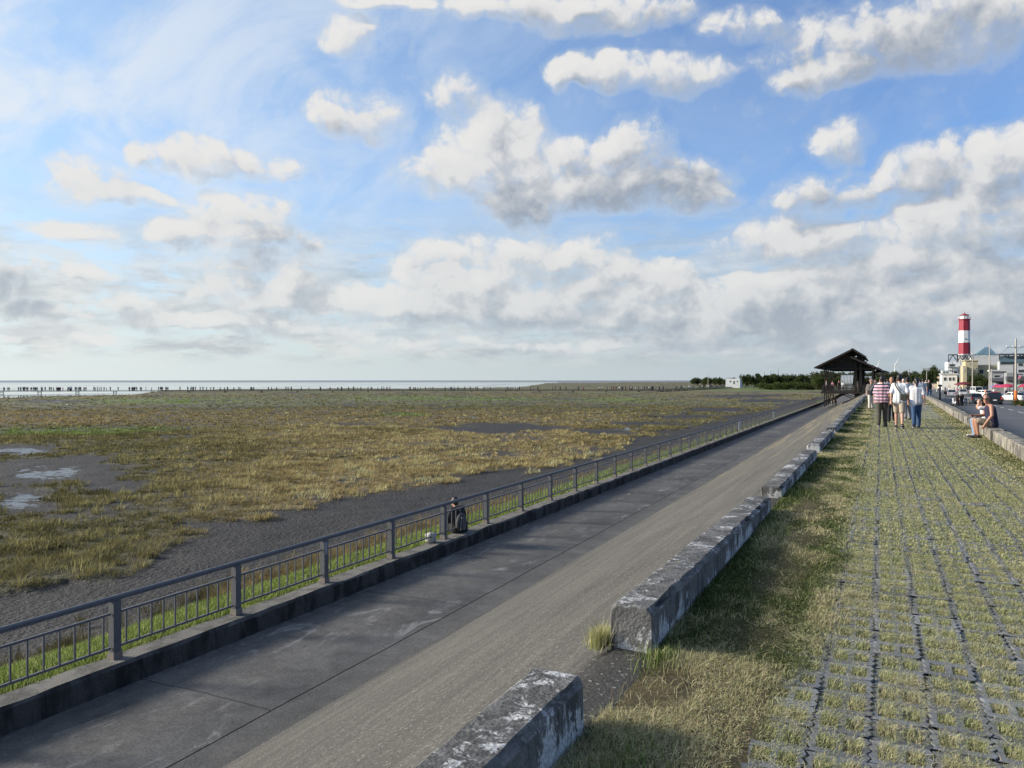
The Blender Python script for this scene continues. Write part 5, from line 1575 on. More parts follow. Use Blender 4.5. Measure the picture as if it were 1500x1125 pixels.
def hand(mb, wr, dirv, side, palm_n, curl=.5):
    d = Vector(dirv).normalized(); n = Vector(palm_n).normalized(); n = (n - d * n.dot(d)).normalized(); a = d.cross(n) * side
    c = wr + d * .045
    mb.cap(wr, wr + d * .075, .026, .031); mb.cap(wr + d * .04 - a * .018, wr + d * .08 - a * .02, .018, .016); mb.cap(wr + d * .04 + a * .018, wr + d * .08 + a * .02, .018, .016)
    for i, (o, L) in enumerate(((-.030, .062), (-.010, .075), (.011, .070), (.031, .055))):
        p0 = wr + d * .080 + a * o; p1 = p0 + (d * math.cos(curl * .5) + n * math.sin(curl * .5)) * L * .55
        p2 = p1 + (d * math.cos(curl * 1.3) + n * math.sin(curl * 1.3)) * L * .5
        mb.cap(p0, p1, .0105, .0095, 8); mb.cap(p1, p2, .0095, .008, 8)
    t0 = wr + d * .030 - a * .026; t1 = t0 + (d * .65 - a * .6 + n * .3).normalized() * .038; t2 = t1 + (d * .9 - a * .1 + n * .3).normalized() * .03
    mb.cap(t0, t1, .013, .011, 8); mb.cap(t1, t2, .011, .009, 8)
def rotz(v, a, c): return Matrix.Rotation(a, 3, 'Z') @ (v - c) + c
def person(label, loc, rz, J, height=1.72, shirt=None, pants=None, shoes=C_BLACK, skin=M_SKIN, hair='short', hairm=None, sleeve=.5, shorts=False, tank=False, hyaw=0., group=None, face=False, glasses=False, voxel=.011, build=1., hat=None, hands=True, z0=None, fit=0.):
    hairm = hairm or M_HAIR
    sc = height / 1.72
    root = empty('person', loc, rz); root.scale = (sc, sc, sc); tag(root, label, 'person', group)
    b = MB(); w = build
    # torso, neck, head
    b.cap(J['pelvis'] + V3(-.075 * w, 0, 0), J['chest'] + V3(-.085 * w, 0, 0), .095 * w, .095 * w); b.cap(J['pelvis'] + V3(.075 * w, 0, 0), J['chest'] + V3(.085 * w, 0, 0), .095 * w, .095 * w)
    b.cap(J['pelvis'], J['chest'], .105 * w, .11 * w); b.cap(J['shl'], J['shr'], .060, .060); b.cap(J['chest'] + V3(0, 0, .04), J['neck'] - V3(0, 0, .03), .10, .062)
    b.cap(J['neck'] - V3(0, 0, .05), J['head'] - V3(0, 0, .05), .056, .052)
    hc = J['head']; Rm = Matrix.Rotation(hyaw, 3, 'Z')
    def hp(x, y, z): return hc + Rm @ V3(x, y, z)
    b.ell(hc + V3(0, 0, .015), (.076, .095, .108), 16, 12, Rm); b.ell(hp(0, .030, -.055), (.056, .062, .062), 14, 10, Rm)
    b.ell(hp(0, .094, -.018), (.013, .022, .022), 8, 6, Rm); b.cap(hp(0, .088, .01), hp(0, .100, -.018), .010, .014, 8)
    for s in (-1, 1): b.ell(hp(.076 * s, -.005, -.005), (.012, .022, .034), 8, 6, Rm); b.cap(hp(.02 * s, .085, .026), hp(.05 * s, .075, .026), .011, .010, 8)
    b.cap(hp(-.018, .083, -.062), hp(.018, .083, -.062), .010, .010, 8); b.ell(hp(0, .075, -.098), (.024, .02, .018), 8, 6, Rm)
    for n, s in (('l', -1), ('r', 1)):
        b.cap(J['sh' + n], J['el' + n], .052 * w, .041 * w); b.cap(J['el' + n], J['wr' + n], .041 * w, .027)
        mid = J['el' + n].lerp(J['wr' + n], .25); b.cap(mid, J['el' + n].lerp(J['wr' + n], .5), .043 * w, .036)
        if hands: hand(b, J['wr' + n], J.get('hd' + n, (J['wr' + n] - J['el' + n])), s, J.get('pn' + n, V3(-s, 0, 0)), J.get('curl' + n, .6))
        b.cap(J['hip' + n], J['knee' + n], .085 * w, .056); b.cap(J['knee' + n], J['knee' + n].lerp(J['ank' + n], .3), .056, .056); b.cap(J['knee' + n].lerp(J['ank' + n], .3), J['ank' + n], .056, .036)
        b.cap(J['ank' + n] + V3(0, -.02, -.04), J['toe' + n], .036, .030)
    fuse(b, 'body', skin, root, voxel)
    # shirt
    t = MB(); f = .020 + fit
    if not tank:
        t.cap(J['shl'] + V3(.025, 0, 0), J['shr'] - V3(.025, 0, 0), .058 + f * .4, .058 + f * .4)
        for n in 'lr': 
            e = J['sh' + n].lerp(J['el' + n], sleeve * 1.6 if sleeve <= .6 else 1.)
            t.cap(J['sh' + n] - V3(.012 * (1 if n == 'r' else -1), 0, .004), e, .050 * w + f * .6, .044 * w + f * .75)
            if sleeve > .6: t.cap(J['el' + n], J['el' + n].lerp(J['wr' + n], .9), .046 * w + f, .032 + f)
    else:
        for s in (-1, 1): t.cap(J['chest'] + V3(.095 * s, 0, .02), J['neck'] + V3(.085 * s, -.01, -.045), .07, .045)
    for s in (-1, 1): t.cap(J['pelvis'] + V3(.08 * w * s, 0, -.02), J['chest'] + V3(.085 * w * s, 0, .03), .10 * w + f, .098 * w + f * .8)
    t.cap(J['pelvis'] + V3(0, 0, -.03), J['chest'] + V3(0, 0, .03), .108 * w + f, .112 * w + f)
    t.cap(J['chest'] + V3(0, 0, .05), J['neck'] - V3(0, 0, .045), .105 + f * .5, .064 + f * .4)
    fuse(t, 'shirt', shirt, root, voxel, 3)
    # trousers
    p = MB(); f2 = .016
    for n in 'lr':
        p.cap(J['hip' + n] + V3(0, 0, .02), J['knee' + n] if not shorts else J['hip' + n].lerp(J['knee' + n], .86), .094 * w + f2, (.062 if not shorts else .074) + f2)
        if not shorts: p.cap(J['knee' + n], J['ank' + n] + V3(0, -.005, .0), .062 + f2, .050 + f2)
    p.cap(J['hipl'] + V3(0, 0, .03), J['hipr'] + V3(0, 0, .03), .098 * w + f2, .098 * w + f2); p.cap(J['pelvis'] - V3(0, 0, .02), J['pelvis'] + V3(0, 0, .07), .112 * w + f2 * .6, .108 * w + f2 * .5)
    fuse(p, 'shorts' if shorts else 'trousers', pants, root, voxel, 3)
    for n in 'lr':
        s = MB(); d = (J['toe' + n] - J['ank' + n]); d.z = 0; d.normalize(); a = J['ank' + n]
        base = V3(a.x, a.y, J['toe' + n].z + .0) 
        s.cap(base - d * .055, J['toe' + n] + d * .015, .042, .038); s.cap(a + V3(0, 0, -.005), base + d * .02, .044, .045)
        so_ = fuse(s, 'shoe', shoes, root, .012, 2)
        q = MB(); q.cap(base - d * .06 - V3(0, 0, .030), J['toe' + n] + d * .02 - V3(0, 0, .026), .037, .034); fuse(q, 'sole', C_SHOEW, so_, .012, 1)
    # hair, hat
    h = MB()
    if hair in ('short', 'pony', 'long'):
        h.ell(hp(0, -.016, .034), (.088, .102, .108), 16, 12, Rm); h.ell(hp(0, -.05, -.015), (.074, .062, .075), 14, 10, Rm)
        if hair == 'pony': h.cap(hp(0, -.10, .02), hp(0, -.115, -.06), .032, .040); h.cap(hp(0, -.115, -.06), hp(0, -.105, -.19), .040, .022)
        if hair == 'long': h.cap(hp(-.03, -.06, 0), hp(-.04, -.07, -.19), .06, .04); h.cap(hp(.03, -.06, 0), hp(.04, -.07, -.19), .06, .04)
        # cut the face free
        ho = fuse(h, 'hair', hairm, root, .010, 2)
        bm = bmesh.new(); bm.from_mesh(ho.data)
        inv = Rm.inverted()
        kill = []
        for v in bm.verts:
            q = inv @ (v.co - hc)
            if q.y > .055 and q.z < .062: kill.append(v)
        bmesh.ops.delete(bm, geom=kill, context='VERTS'); bm.to_mesh(ho.data); bm.free()
    elif hair == 'rim':
        for s in (-1, 1): h.cap(hp(.066 * s, -.02, -.005), hp(.05 * s, -.075, -.02), .022, .026)
        h.cap(hp(-.05, -.078, -.02), hp(.05, -.078, -.02), .026, .026); fuse(h, 'hair', hairm, root, .010, 2)
    if hat:
        q = MB(); q.ell(hp(0, -.005, .055), (.094, .108, .085), 14, 10, Rm); q.ell(hp(0, .03, .052), (.11, .155, .012) if hat[1] == 'cap' else (.17, .18, .014), 14, 6, Rm); fuse(q, 'hat', hat[0], root, .012, 2)
    if face:
        for s in (-1, 1):
            e = MB(); e.ell(hp(.031 * s, .083, .010), (.012, .008, .007), 8, 6, Rm); e.build('eye', M_LENS, root)
        e = MB(); e.ell(hp(0, .092, -.062), (.022, .006, .005), 8, 6, Rm); e.build('mouth', mat('lip', (.28, .11, .09), .5, .1, 10), root)
    if glasses:
        e = MB()
        for s in (-1, 1): e.ell(hp(.034 * s, .092, .008), (.027, .009, .021), 12, 8, Rm); e.bar(hp(.058 * s, .085, .014), hp(.08 * s, .0, .012), .006)
        e.bar(hp(-.012, .097, .014), hp(.012, .097, .014), .006); e.build('sunglasses', M_LENS, root)
    return root

WALKG = 'walkers on the promenade'
def face_dir(dx, dy): return math.atan2(-dx, dy)      # rz that turns +Y to (dx, dy)
# three walkers in front, seen from behind
p = W(1292, 625, 0); J = pose_stand(.10, .02)
person('person walking away in a pink and navy striped shirt and olive trousers', p, R(-3), J, 1.76, M_STRIPE, C_OLIVE, C_BLACK, build=1.16, sleeve=.55, fit=.012)
p = W(1317.5, 627.5, 0); J = pose_stand(-.16, .04); J['wrr'] = V3(.27, .10, .90); J['elr'] = V3(.25, -.07, 1.12)
person('person walking away in a white tee and beige shorts with a dark cross-body bag', p, R(-4), J, 1.80, C_WHITE, C_BEIGE, C_BLACK, shorts=True, build=1.05, fit=.018); PW2 = p
p3 = W(1342.5, 626.8, 0); J = pose_stand(.14, .03, hw=.075)
person('person walking away in a pale printed tee and blue jeans, dark hair tied back', p3, R(3), J, 1.69, M_PRINT, C_JEAN, C_BLACK, hair='pony', build=1.02, fit=.014)
# the bag on the second walker and the papers in the hand
def slung_bag(p, rz, label, strapm, bagm, sc=1., side=1, low=1.0):
    root = empty('shoulder_bag', p, rz); root.scale = (sc,) * 3; tag(root, label, 'bag')
    s = MB()
    pts = [V3(-.13 * side, -.085, 1.475), V3(-.10 * side, -.16, 1.38), V3(0, -.178, 1.20), V3(.10 * side, -.175, low + .09)]
    for a, b2 in zip(pts[:-1], pts[1:]): s.bar(a, b2, .036, .010, up=(0, 1, 0))
    pts = [V3(-.13 * side, -.085, 1.475), V3(-.11 * side, .09, 1.45), V3(0, .165, 1.28), V3(.17 * side, .12, 1.08), V3(.21 * side, 0, low + .05)]
    for a, b2 in zip(pts[:-1], pts[1:]): s.bar(a, b2, .036, .010, up=(0, 1, 0))
    s.build('strap', strapm, root)
    b = MB(); b.box((.04 * side if side > 0 else -.24, -.255, low - .10), (.24 if side > 0 else -.04, -.165, low + .10)); b.build('pouch', bagm, root, bevel=.02)
    f = MB(); f.box((.045 * side if side > 0 else -.235, -.262, low + .0), (.235 if side > 0 else -.045, -.257, low + .105)); f.build('flap', bagm, root)
M_BAG = cloth('dark_green_canvas', (.045, .047, .035))
slung_bag(PW2, R(-4), 'dark olive cross-body bag slung over the white tee of the middle walker', M_BAG, M_BAG, 1.80 / 1.72)
m = MB(); c0 = PW2 + Vector((.30, .02, .88))
m.add([c0 + Vector(q) for q in ((-.05, .1, .13), (.12, .02, .06), (.19, .0, -.12), (.02, .08, -.16), (-.05, .105, .13), (.12, .025, .06), (.19, .005, -.12), (.02, .085, -.16), (.06, -.03, -.02))], [(0, 1, 8), (1, 2, 8), (2, 3, 8), (3, 0, 8), (4, 7, 6, 5), (0, 4, 5, 1), (1, 5, 6, 2), (2, 6, 7, 3), (3, 7, 4, 0)])
tag(m.build('paper_bundle', mat('white_paper', (.72, .76, .82), .6, .06, 10)), 'crumpled white paper bundle held at the right hand of the middle walker', 'papers')
# white trousers by the kerb
p4 = W(1276, 599.3, 0)
person('person in a grey brown shirt and cream trousers coming along the left kerb', p4, face_dir(.15, -1), pose_stand(.08, .05), 1.66, C_GREYB, C_CREAM, C_BLACK, hair='short', face=True, hat=(cloth('pink_cap', (.40, .26, .25)), 'brim'), sleeve=.55, build=1.08, fit=.02)
slung_bag(p4, face_dir(.15, -1) + math.pi, 'small pale strap bag worn across the chest of the person in cream trousers', cloth('pale_strap', (.45, .45, .46)), C_GREYB, 1.66 / 1.72, -1)
# bald man coming towards us between the first two
p5 = WD(1306, 29.6, 0)
person('balding person in black walking towards the camera between the striped and white shirts', p5, face_dir(.05, -1), pose_stand(.09, .03), 1.74, C_BLACK, C_BLACK, C_BLACK, skin=M_SKINT, hair='rim', hairm=M_HAIRG, face=True, build=1.1)
p6 = WD(1329.5, 31.5, 0)
person('person in a slate blue shirt and dark cap half hidden behind the pale printed tee', p6, R(8), pose_stand(.1, .03), 1.74, C_SLATE, C_GREY, C_BLACK, hat=(C_BLACK, 'cap'), build=1.1)
# seated couple on the parapet
sit_y = 25.1; sx = par_x(sit_y)
def pose_sit(seat=.30):
    J = {}
    z = seat + .10
    J['pelvis'] = V3(0, 0, z); J['waist'] = V3(0, .0, z + .16); J['chest'] = V3(0, .06, z + .36); J['neck'] = V3(0, .09, z + .535); J['head'] = V3(0, .15, z + .675)
    for s, n in ((-1, 'l'), (1, 'r')):
        J['hip' + n] = V3(.09 * s, .03, z - .01); J['knee' + n] = V3(.14 * s, .42, .50); J['ank' + n] = V3(.13 * s, .37, .085); J['toe' + n] = J['ank' + n] + V3(.02 * s, .17, -.055)
        J['sh' + n] = V3(.19 * s, .07, z + .485)
    return J
J = pose_sit()
# left arm straight down to the block, right forearm forward with a phone, head turned to the camera
J['ell'] = V3(-.30, .08, .64); J['wrl'] = V3(-.27, .24, .40); J['hdl'] = V3(.1, .35, -.8); J['elr'] = V3(.24, .16, .62); J['wrr'] = V3(.14, .40, .615); J['hdr'] = V3(-.2, 1, .05); J['curlr'] = 1.1; J['pnr'] = V3(-1, 0, .2)
seat_rz = face_dir(-1, -.12)
sp = Vector((sx + .14, sit_y, 0.))
person('seated bald person in a dark tank top, patterned shorts and sunglasses on the right parapet', sp, seat_rz, J, 1.75, C_NAVY, M_SHORTP, C_BLACK, skin=M_SKINT, hair='none', shorts=True, tank=True, hyaw=R(58), face=True, glasses=True, build=1.12, voxel=.009)
m = MB(); m.box((-.04, -.08, -.006), (.04, .08, .006)); ph = m.build('phone', M_LENS, None, bevel=.004)
loc = Matrix.Rotation(seat_rz, 3, 'Z') @ (V3(.10, .52, .640) * 1.75 / 1.72) + sp
ph.location = loc; ph.rotation_euler = (R(25), 0, seat_rz); tag(ph, 'dark phone in the hand of the seated tank top wearer', 'phone')
m = MB(); m.box((-.036, -.074, .0062), (.036, .074, .0072)); m.build('screen', mat('phone_screen', (.05, .06, .08), .1, .1, 4), ph)
J = pose_sit()
J['elr'] = V3(.26, .30, .92); J['wrr'] = V3(.13, .20, 1.08); J['hdr'] = V3(-.6, -.2, .6); J['ell'] = V3(-.25, .30, .88); J['wrl'] = V3(-.10, .27, 1.04); J['hdl'] = V3(.5, -.1, .7)
for k in ('head', 'neck', 'chest'): J[k] = J[k] + V3(0, .05, 0)
for n in 'lr': J['sh' + n] = J['sh' + n] + V3(0, .05, 0)
person('seated person in white tee and light jeans with raised hands, behind the tank top', sp + Vector((-.02, .62, 0)), face_dir(-1, .05), J, 1.60, C_WHITE, C_LJEAN, C_SHOEW, skin=M_SKIN, hair='long', build=.95)
# person on the low wall behind the railing
J = pose_sit(.0)
for n, s in (('l', -1), ('r', 1)):
    J['knee' + n] = V3(.13 * s, .40, .20); J['ank' + n] = V3(.12 * s, .44, -.19); J['toe' + n] = J['ank' + n] + V3(.02 * s, .16, -.055)
    J['el' + n] = V3(.25 * s, .14, .37); J['wr' + n] = V3(.10 * s, .33, .30)
wp = Vector((-10.02, yat(664) + .50, ZWALL + .0))
person('person in a dark jacket and striped scarf sitting on the low wall behind the railing', wp, face_dir(-1, .2), J, 1.74, C_BLACK, C_BLACK, C_BLACK, hair='short', sleeve=1., build=1.25, fit=.03)
m = MB()
m.ell((0, 0, .30), (.17, .10, .24), 12, 10); r = m.build('backpack', cloth('grey_check_cloth', (.06, .06, .064)), None, True); r.location = wp + Vector((.16, -.22, .02)); r.rotation_euler = (R(6), 0, face_dir(-1, .2)); tag(r, 'grey backpack on the back of the person sitting on the low wall', 'bag')
m2 = MB()
for x in (-.09, -.03, .03, .09): m2.bar((x, -.118 + abs(x) * .35, .12), (x, -.118 + abs(x) * .35, .46), .016)
m2.build('stripe', C_GREY, r)
m = MB(); m.lathe([(.10, 0), (.14, .03), (.13, .13), (.15, .20), (.06, .24)], 10); r = m.build('shopping_bag', mat('white_plastic', (.36, .35, .32), .5, .12, 8), None, True); r.location = (-10.0, yat(636), ZWALL + .002); tag(r, 'crumpled white bag on the low wall left of the person behind the railing', 'bag')

# people farther along: a few built figures, then copies with other clothes
def recolour(o, cols):
    for ch in o.children:
        k = ch.name.split('.')[0]
        if k in cols and ch.material_slots:
            ch.material_slots[0].link = 'OBJECT'; ch.material_slots[0].material = cols[k]
def far_person(proto, loc, rz, label, cols, group, h=1.0):
    o = copy_tree(proto); o.location = loc; o.rotation_euler = (0, 0, rz); o.scale = (h,) * 3
    recolour(o, cols); tag(o, label, 'person', group); o['group'] = group
    return o
FG = 'people farther along the promenade'
base = WD(1352, 52, 0)
PA = person('person in a slate shirt far along the promenade, right of the blue jeans', base, R(4), pose_stand(.13, .03), 1.72, C_SLATE, C_GREY, C_BLACK, voxel=.016, group=FG, hands=True)
PB = person('person in a dark shirt coming along the promenade beside the far parapet', WD(1360.5, 66, 0), face_dir(.1, -1), pose_stand(-.12, .03), 1.68, C_BLACK, C_JEAN, C_SHOEW, voxel=.016, group=FG, hair='long', face=True)
PC = person('person seated on the pavilion bench seen from behind in a pink and grey top', WD(1219.5, 122.0, -.12), R(0), pose_sit(.42), 1.70, cloth('pink_grey_cloth', (.30, .20, .21)), C_GREY, C_BLACK, voxel=.02, group='people in the pavilion', hair='short') if False else None
for px, d, rz, lab, cl, h in ((1347, 78, 5, 'person in a blue shirt far along the promenade behind the ponytail', dict(shirt=C_BLUE, trousers=C_BLACK), .99), (1356.5, 92, 170, 'person in a cream top far along the promenade near the dark clump', dict(shirt=C_CREAM, trousers=C_GREYB), .97),
                       (1340, 105, 0, 'person in grey far along the promenade above the printed tee', dict(shirt=C_GREY, trousers=C_BLACK), 1.0), (1323.5, 46, 175, 'person in a cream hat and top coming along behind the white tee', dict(shirt=C_CREAM, trousers=C_GREYB, hair=C_CREAM), .98),
                       (1314, 70, 10, 'person in black far along the promenade behind the white tee', dict(shirt=C_BLACK, trousers=C_BLACK), 1.), (1300, 60, 0, 'person in dark clothes far behind the striped shirt', dict(shirt=C_SLATE, trousers=C_BLACK), 1.), (1289, 75, 180, 'person in a white top far behind the striped shirt', dict(shirt=C_WHITE, trousers=C_BLACK), .96), (1283.5, 88, 20, 'person in brown beyond the person in cream trousers', dict(shirt=C_GREYB, trousers=C_BLACK), 1.)):
    far_person(PA if rz < 100 else PB, WD(px, d, 0), R(rz), lab, cl, FG, h)
GP = 'people at the pavilion'
zd = -.12
def pav(px, Y, z): x = Y * ratio(px); return Vector((x, Y, z))
for px, Y, z, rz, lab, cl, h, pr in ((1219.5, 130.6, zd + .0, 175, 'person in a pink and grey top at the pavilion rail, left', dict(shirt=C_PINK, trousers=C_BLACK), .93, 0), (1229, 132.5, zd, 10, 'person in dark clothes with a pink hat in the pavilion', dict(shirt=C_BLACK, trousers=C_BLACK, hair=C_PINK), .95, 1),
                         (1234.5, 130.8, zd, 0, 'person in a white and grey top at the pavilion rail', dict(shirt=C_WHITE, trousers=C_GREY), .93, 0), (1256, 131, zd, -60, 'person in grey standing by the middle pavilion post', dict(shirt=C_GREYB, trousers=C_GREYB), 1., 0), (1269, 134, zd, 180, 'person in black standing in the right opening of the pavilion', dict(shirt=C_BLACK, trousers=C_BLACK), 1.04, 0),
                         (1211, 130.4, zd, 90, 'person in grey and white at the left end post of the pavilion', dict(shirt=C_GREY, trousers=C_BLACK), 1., 0), (1281, 127, -.02, 180, 'person in black beside the right end of the pavilion', dict(shirt=C_BLACK, trousers=C_BLACK), 1., 1), (1294, 120, -.02, 0, 'person in dark blue under the dark parasol', dict(shirt=C_SLATE, trousers=C_BLACK), 1., 0)):
    far_person(PA if pr == 0 else PB, pav(px, Y, z), R(rz), lab, cl, GP, h)
for px, Y, rz, lab, cl in ((1232, 139, 180, 'person in pale trousers on the lower walkway under the pavilion deck', dict(shirt=C_BLACK, trousers=C_GREY)), (1237, 141, 0, 'person in black on the lower walkway under the pavilion deck', dict(shirt=C_BLACK, trousers=C_BLACK))):
    far_person(PA, pav(px - 13, Y, ZWALK + .01), R(rz), lab, cl, GP, 1.)
# people on and beside the road
RG = 'people by the road'
for px, py, rz, lab, cl, h, pr in ((1402.5, 595, 175, 'rider in black standing by a scooter, left of two', dict(shirt=C_BLACK, trousers=C_BLACK), 1.0, 0), (1409, 595, 190, 'rider in black with pale sleeves by a scooter, right of two', dict(shirt=C_BLACK, trousers=C_BLACK), .98, 0), (1385, 584.5, 10, 'person in a black top and shorts walking on the road edge', dict(shirt=C_BLACK, trousers=C_CREAM), .98, 0),
                         (1444, 583, 90, 'person in orange among the parked cars', dict(shirt=M_ORANGE, trousers=C_BLACK), 1., 0), (1456, 580.5, 180, 'person in white behind the black van', dict(shirt=C_WHITE, trousers=C_BLACK), 1., 1), (1474, 583, 180, 'person in dark blue under the red parasol', dict(shirt=C_NAVY, trousers=C_BLACK), 1., 0), (1479, 582, 100, 'person in white under the red parasol', dict(shirt=C_WHITE, trousers=C_GREY), 1., 1)):
    far_person(PA if pr == 0 else PB, W(px, py, ZROAD), R(rz), lab, cl, RG, h)
g = np.random.default_rng(9)
CG = 'crowd by the stalls'
tints = [C_WHITE, C_BLACK, C_GREY, C_BLUE, C_RED, C_CREAM, C_SLATE, C_PINK]
crowd = [(1376 + i * 3.6 + g.normal(0, 1), 572.5 + (i % 4) * 1.6 + g.normal(0, .5)) for i in range(12)] + [(1420 + i * 4.0 + g.normal(0, 1), 574.5 + g.normal(0, .8)) for i in range(7)] + [(1358 + i * 2.4, 570.5 + g.normal(0, .6)) for i in range(6)]
for i, (px, py) in enumerate(crowd):
    c = tints[i % 8]; pr = PA if i % 3 else PB
    far_person(pr, W(px, py, ZROAD), g.uniform(0, 6.28), 'small far figure among the crowd by the stalls', dict(shirt=c, trousers=tints[(i * 5 + 1) % 3]), CG, g.uniform(.93, 1.03))

# ------------------------------------------------------------------ boardwalk out on the flats and its stream of visitors
def wxy(px, d): v = WD(px, d, 0); return Vector((v.x, v.y))
BW = [wxy(-140, 297), wxy(960, 326), wxy(1068, 470)]
DECKZ = ZM + .75
def boardwalk():
    root = empty('boardwalk', (0, 0, 0)); tag(root, 'long low wooden boardwalk crossing the tidal flats below the horizon', 'boardwalk')
    pm = MB()
    for s in (-1.3, 1.3): pm.box((s - .09, -.09, -1.3), (s + .09, .09, 0))
    pm.bar((-1.4, 0, -.3), (1.4, 0, -.3), .2); pme = pm.mesh('trestle'); pme.materials.append(M_WOOD)
    for a, b in zip(BW[:-1], BW[1:]):
        a = Vector((*a, DECKZ)); b = Vector((*b, DECKZ)); dz = Vector((0, 0, .08)); t = (b - a).normalized(); n = Vector((t.y, -t.x, 0))
        m = MB(); m.bar(a - dz, b - dz, 3.2, .16); m.build('deck', M_WOOD, root)
        m = MB()
        for s in (-1.5, 1.5): m.bar(a + n * s + Vector((0, 0, .3)), b + n * s + Vector((0, 0, .3)), .08, .1)
        m.build('edge_rail', M_WOOD, root)
        k = int((b - a).length / 14)
        for i in range(k):
            o = bpy.data.objects.new('trestle', pme); COL.objects.link(o); o.parent = root
            p = a.lerp(b, (i + .5) / k); o.location = p - Vector((0, 0, .161)); o.rotation_euler = (0, 0, math.atan2(-t.x, t.y))
boardwalk()
def tiny(seed, cols):
    """small whole figure: legs, body, arms and head in one mesh"""
    g = np.random.default_rng(seed); m = MB(); k = g.uniform(-.16, .16)
    m.cur = 1
    for s in (-1, 1): m.tube([(.09 * s, k * s, 0.02), (.09 * s, k * s * .4, .45), (.08 * s, 0, .88)], [.06, .07, .10], 6)
    m.cur = 0; m.tube([(0, 0, .84), (0, 0, 1.1), (0, .01, 1.34), (0, .01, 1.44)], [.17, .17, .20, .09], 8)
    for s in (-1, 1): m.tube([(.2 * s, 0, 1.38), (.25 * s, -.02, 1.12), (.25 * s, .06 + .1 * k * s, .88)], [.06, .05, .035], 6)
    m.cur = 2; m.ell((0, .02, 1.58), (.085, .10, .12), 8, 6)
    me = m.mesh('person')
    for c in cols: me.materials.append(c)
    me.polygons.foreach_set('material_index', m.mi)
    return me
KIND = [('distant visitor in dark clothes on the boardwalk', [C_BLACK, C_NAVY, M_HAIR]), ('distant visitor in dark clothes on the boardwalk', [C_NAVY, C_BLACK, M_HAIR]), ('distant visitor in dark clothes on the boardwalk', [C_GREYB, C_BLACK, M_HAIR]),
        ('distant visitor in a white top on the boardwalk', [C_WHITE, C_BLACK, M_HAIR]), ('distant visitor in a white top on the boardwalk', [C_CREAM, C_GREY, M_HAIR]), ('distant visitor in a red or pink top on the boardwalk', [C_RED, C_BLACK, M_HAIR]), ('distant visitor in a blue top on the boardwalk', [C_BLUE, C_BLACK, M_HAIR])]
TM = [tiny(300 + i, k[1]) for i, k in enumerate(KIND)]
def visitor(x, y, z, i):
    lab = KIND[i][0]; o = bpy.data.objects.new('person', TM[i]); COL.objects.link(o)
    o.location = (x, y, z); o.rotation_euler = (0, 0, g.uniform(0, 6.28)); s = g.uniform(.9, 1.06); o.scale = (s, s, s)
    tag(o, lab, 'person', lab.replace('distant visitor', 'distant visitors'))
pr = np.array([.26, .26, .16, .14, .08, .04, .06])
cnt = 0
while cnt < 250:
    px = g.uniform(-12, 1062)
    dens = np.interp(px, [-20, 25, 30, 120, 130, 330, 420, 600, 760, 820, 860, 900, 1060], [.25, .3, 1, 1, .5, .35, .25, .4, .3, .12, .12, .6, .7])
    if g.random() > dens: continue
    r = (ratio(px))
    # meet the line of the boardwalk
    for A_, B_ in zip(BW[:-1], BW[1:]):
        dx, dy = B_ - A_; t = (r * A_.y - A_.x) / (dx - r * dy)
        if 0 <= t <= 1: break
    else: continue
    q = A_ + (B_ - A_) * t; nn = math.hypot(dx, dy); o_ = g.uniform(-1.2, 1.2)
    visitor(q.x + dy / nn * o_, q.y - dx / nn * o_, DECKZ + .004, int(g.choice(7, p=pr))); cnt += 1
LG = 'distant visitors at the land end'
for i in range(26):
    px = 1055 + 62 * g.random(); p = W(px, 566.8 + g.uniform(-.5, .8), ZM + .55)
    k = int(g.choice(7, p=pr)); o = bpy.data.objects.new('person', TM[k]); COL.objects.link(o); o.location = (p.x, p.y, ZM + .45); o.rotation_euler = (0, 0, g.uniform(0, 6.28)); tag(o, 'distant visitor gathered round the white hut at the land end of the boardwalk', 'person', LG)
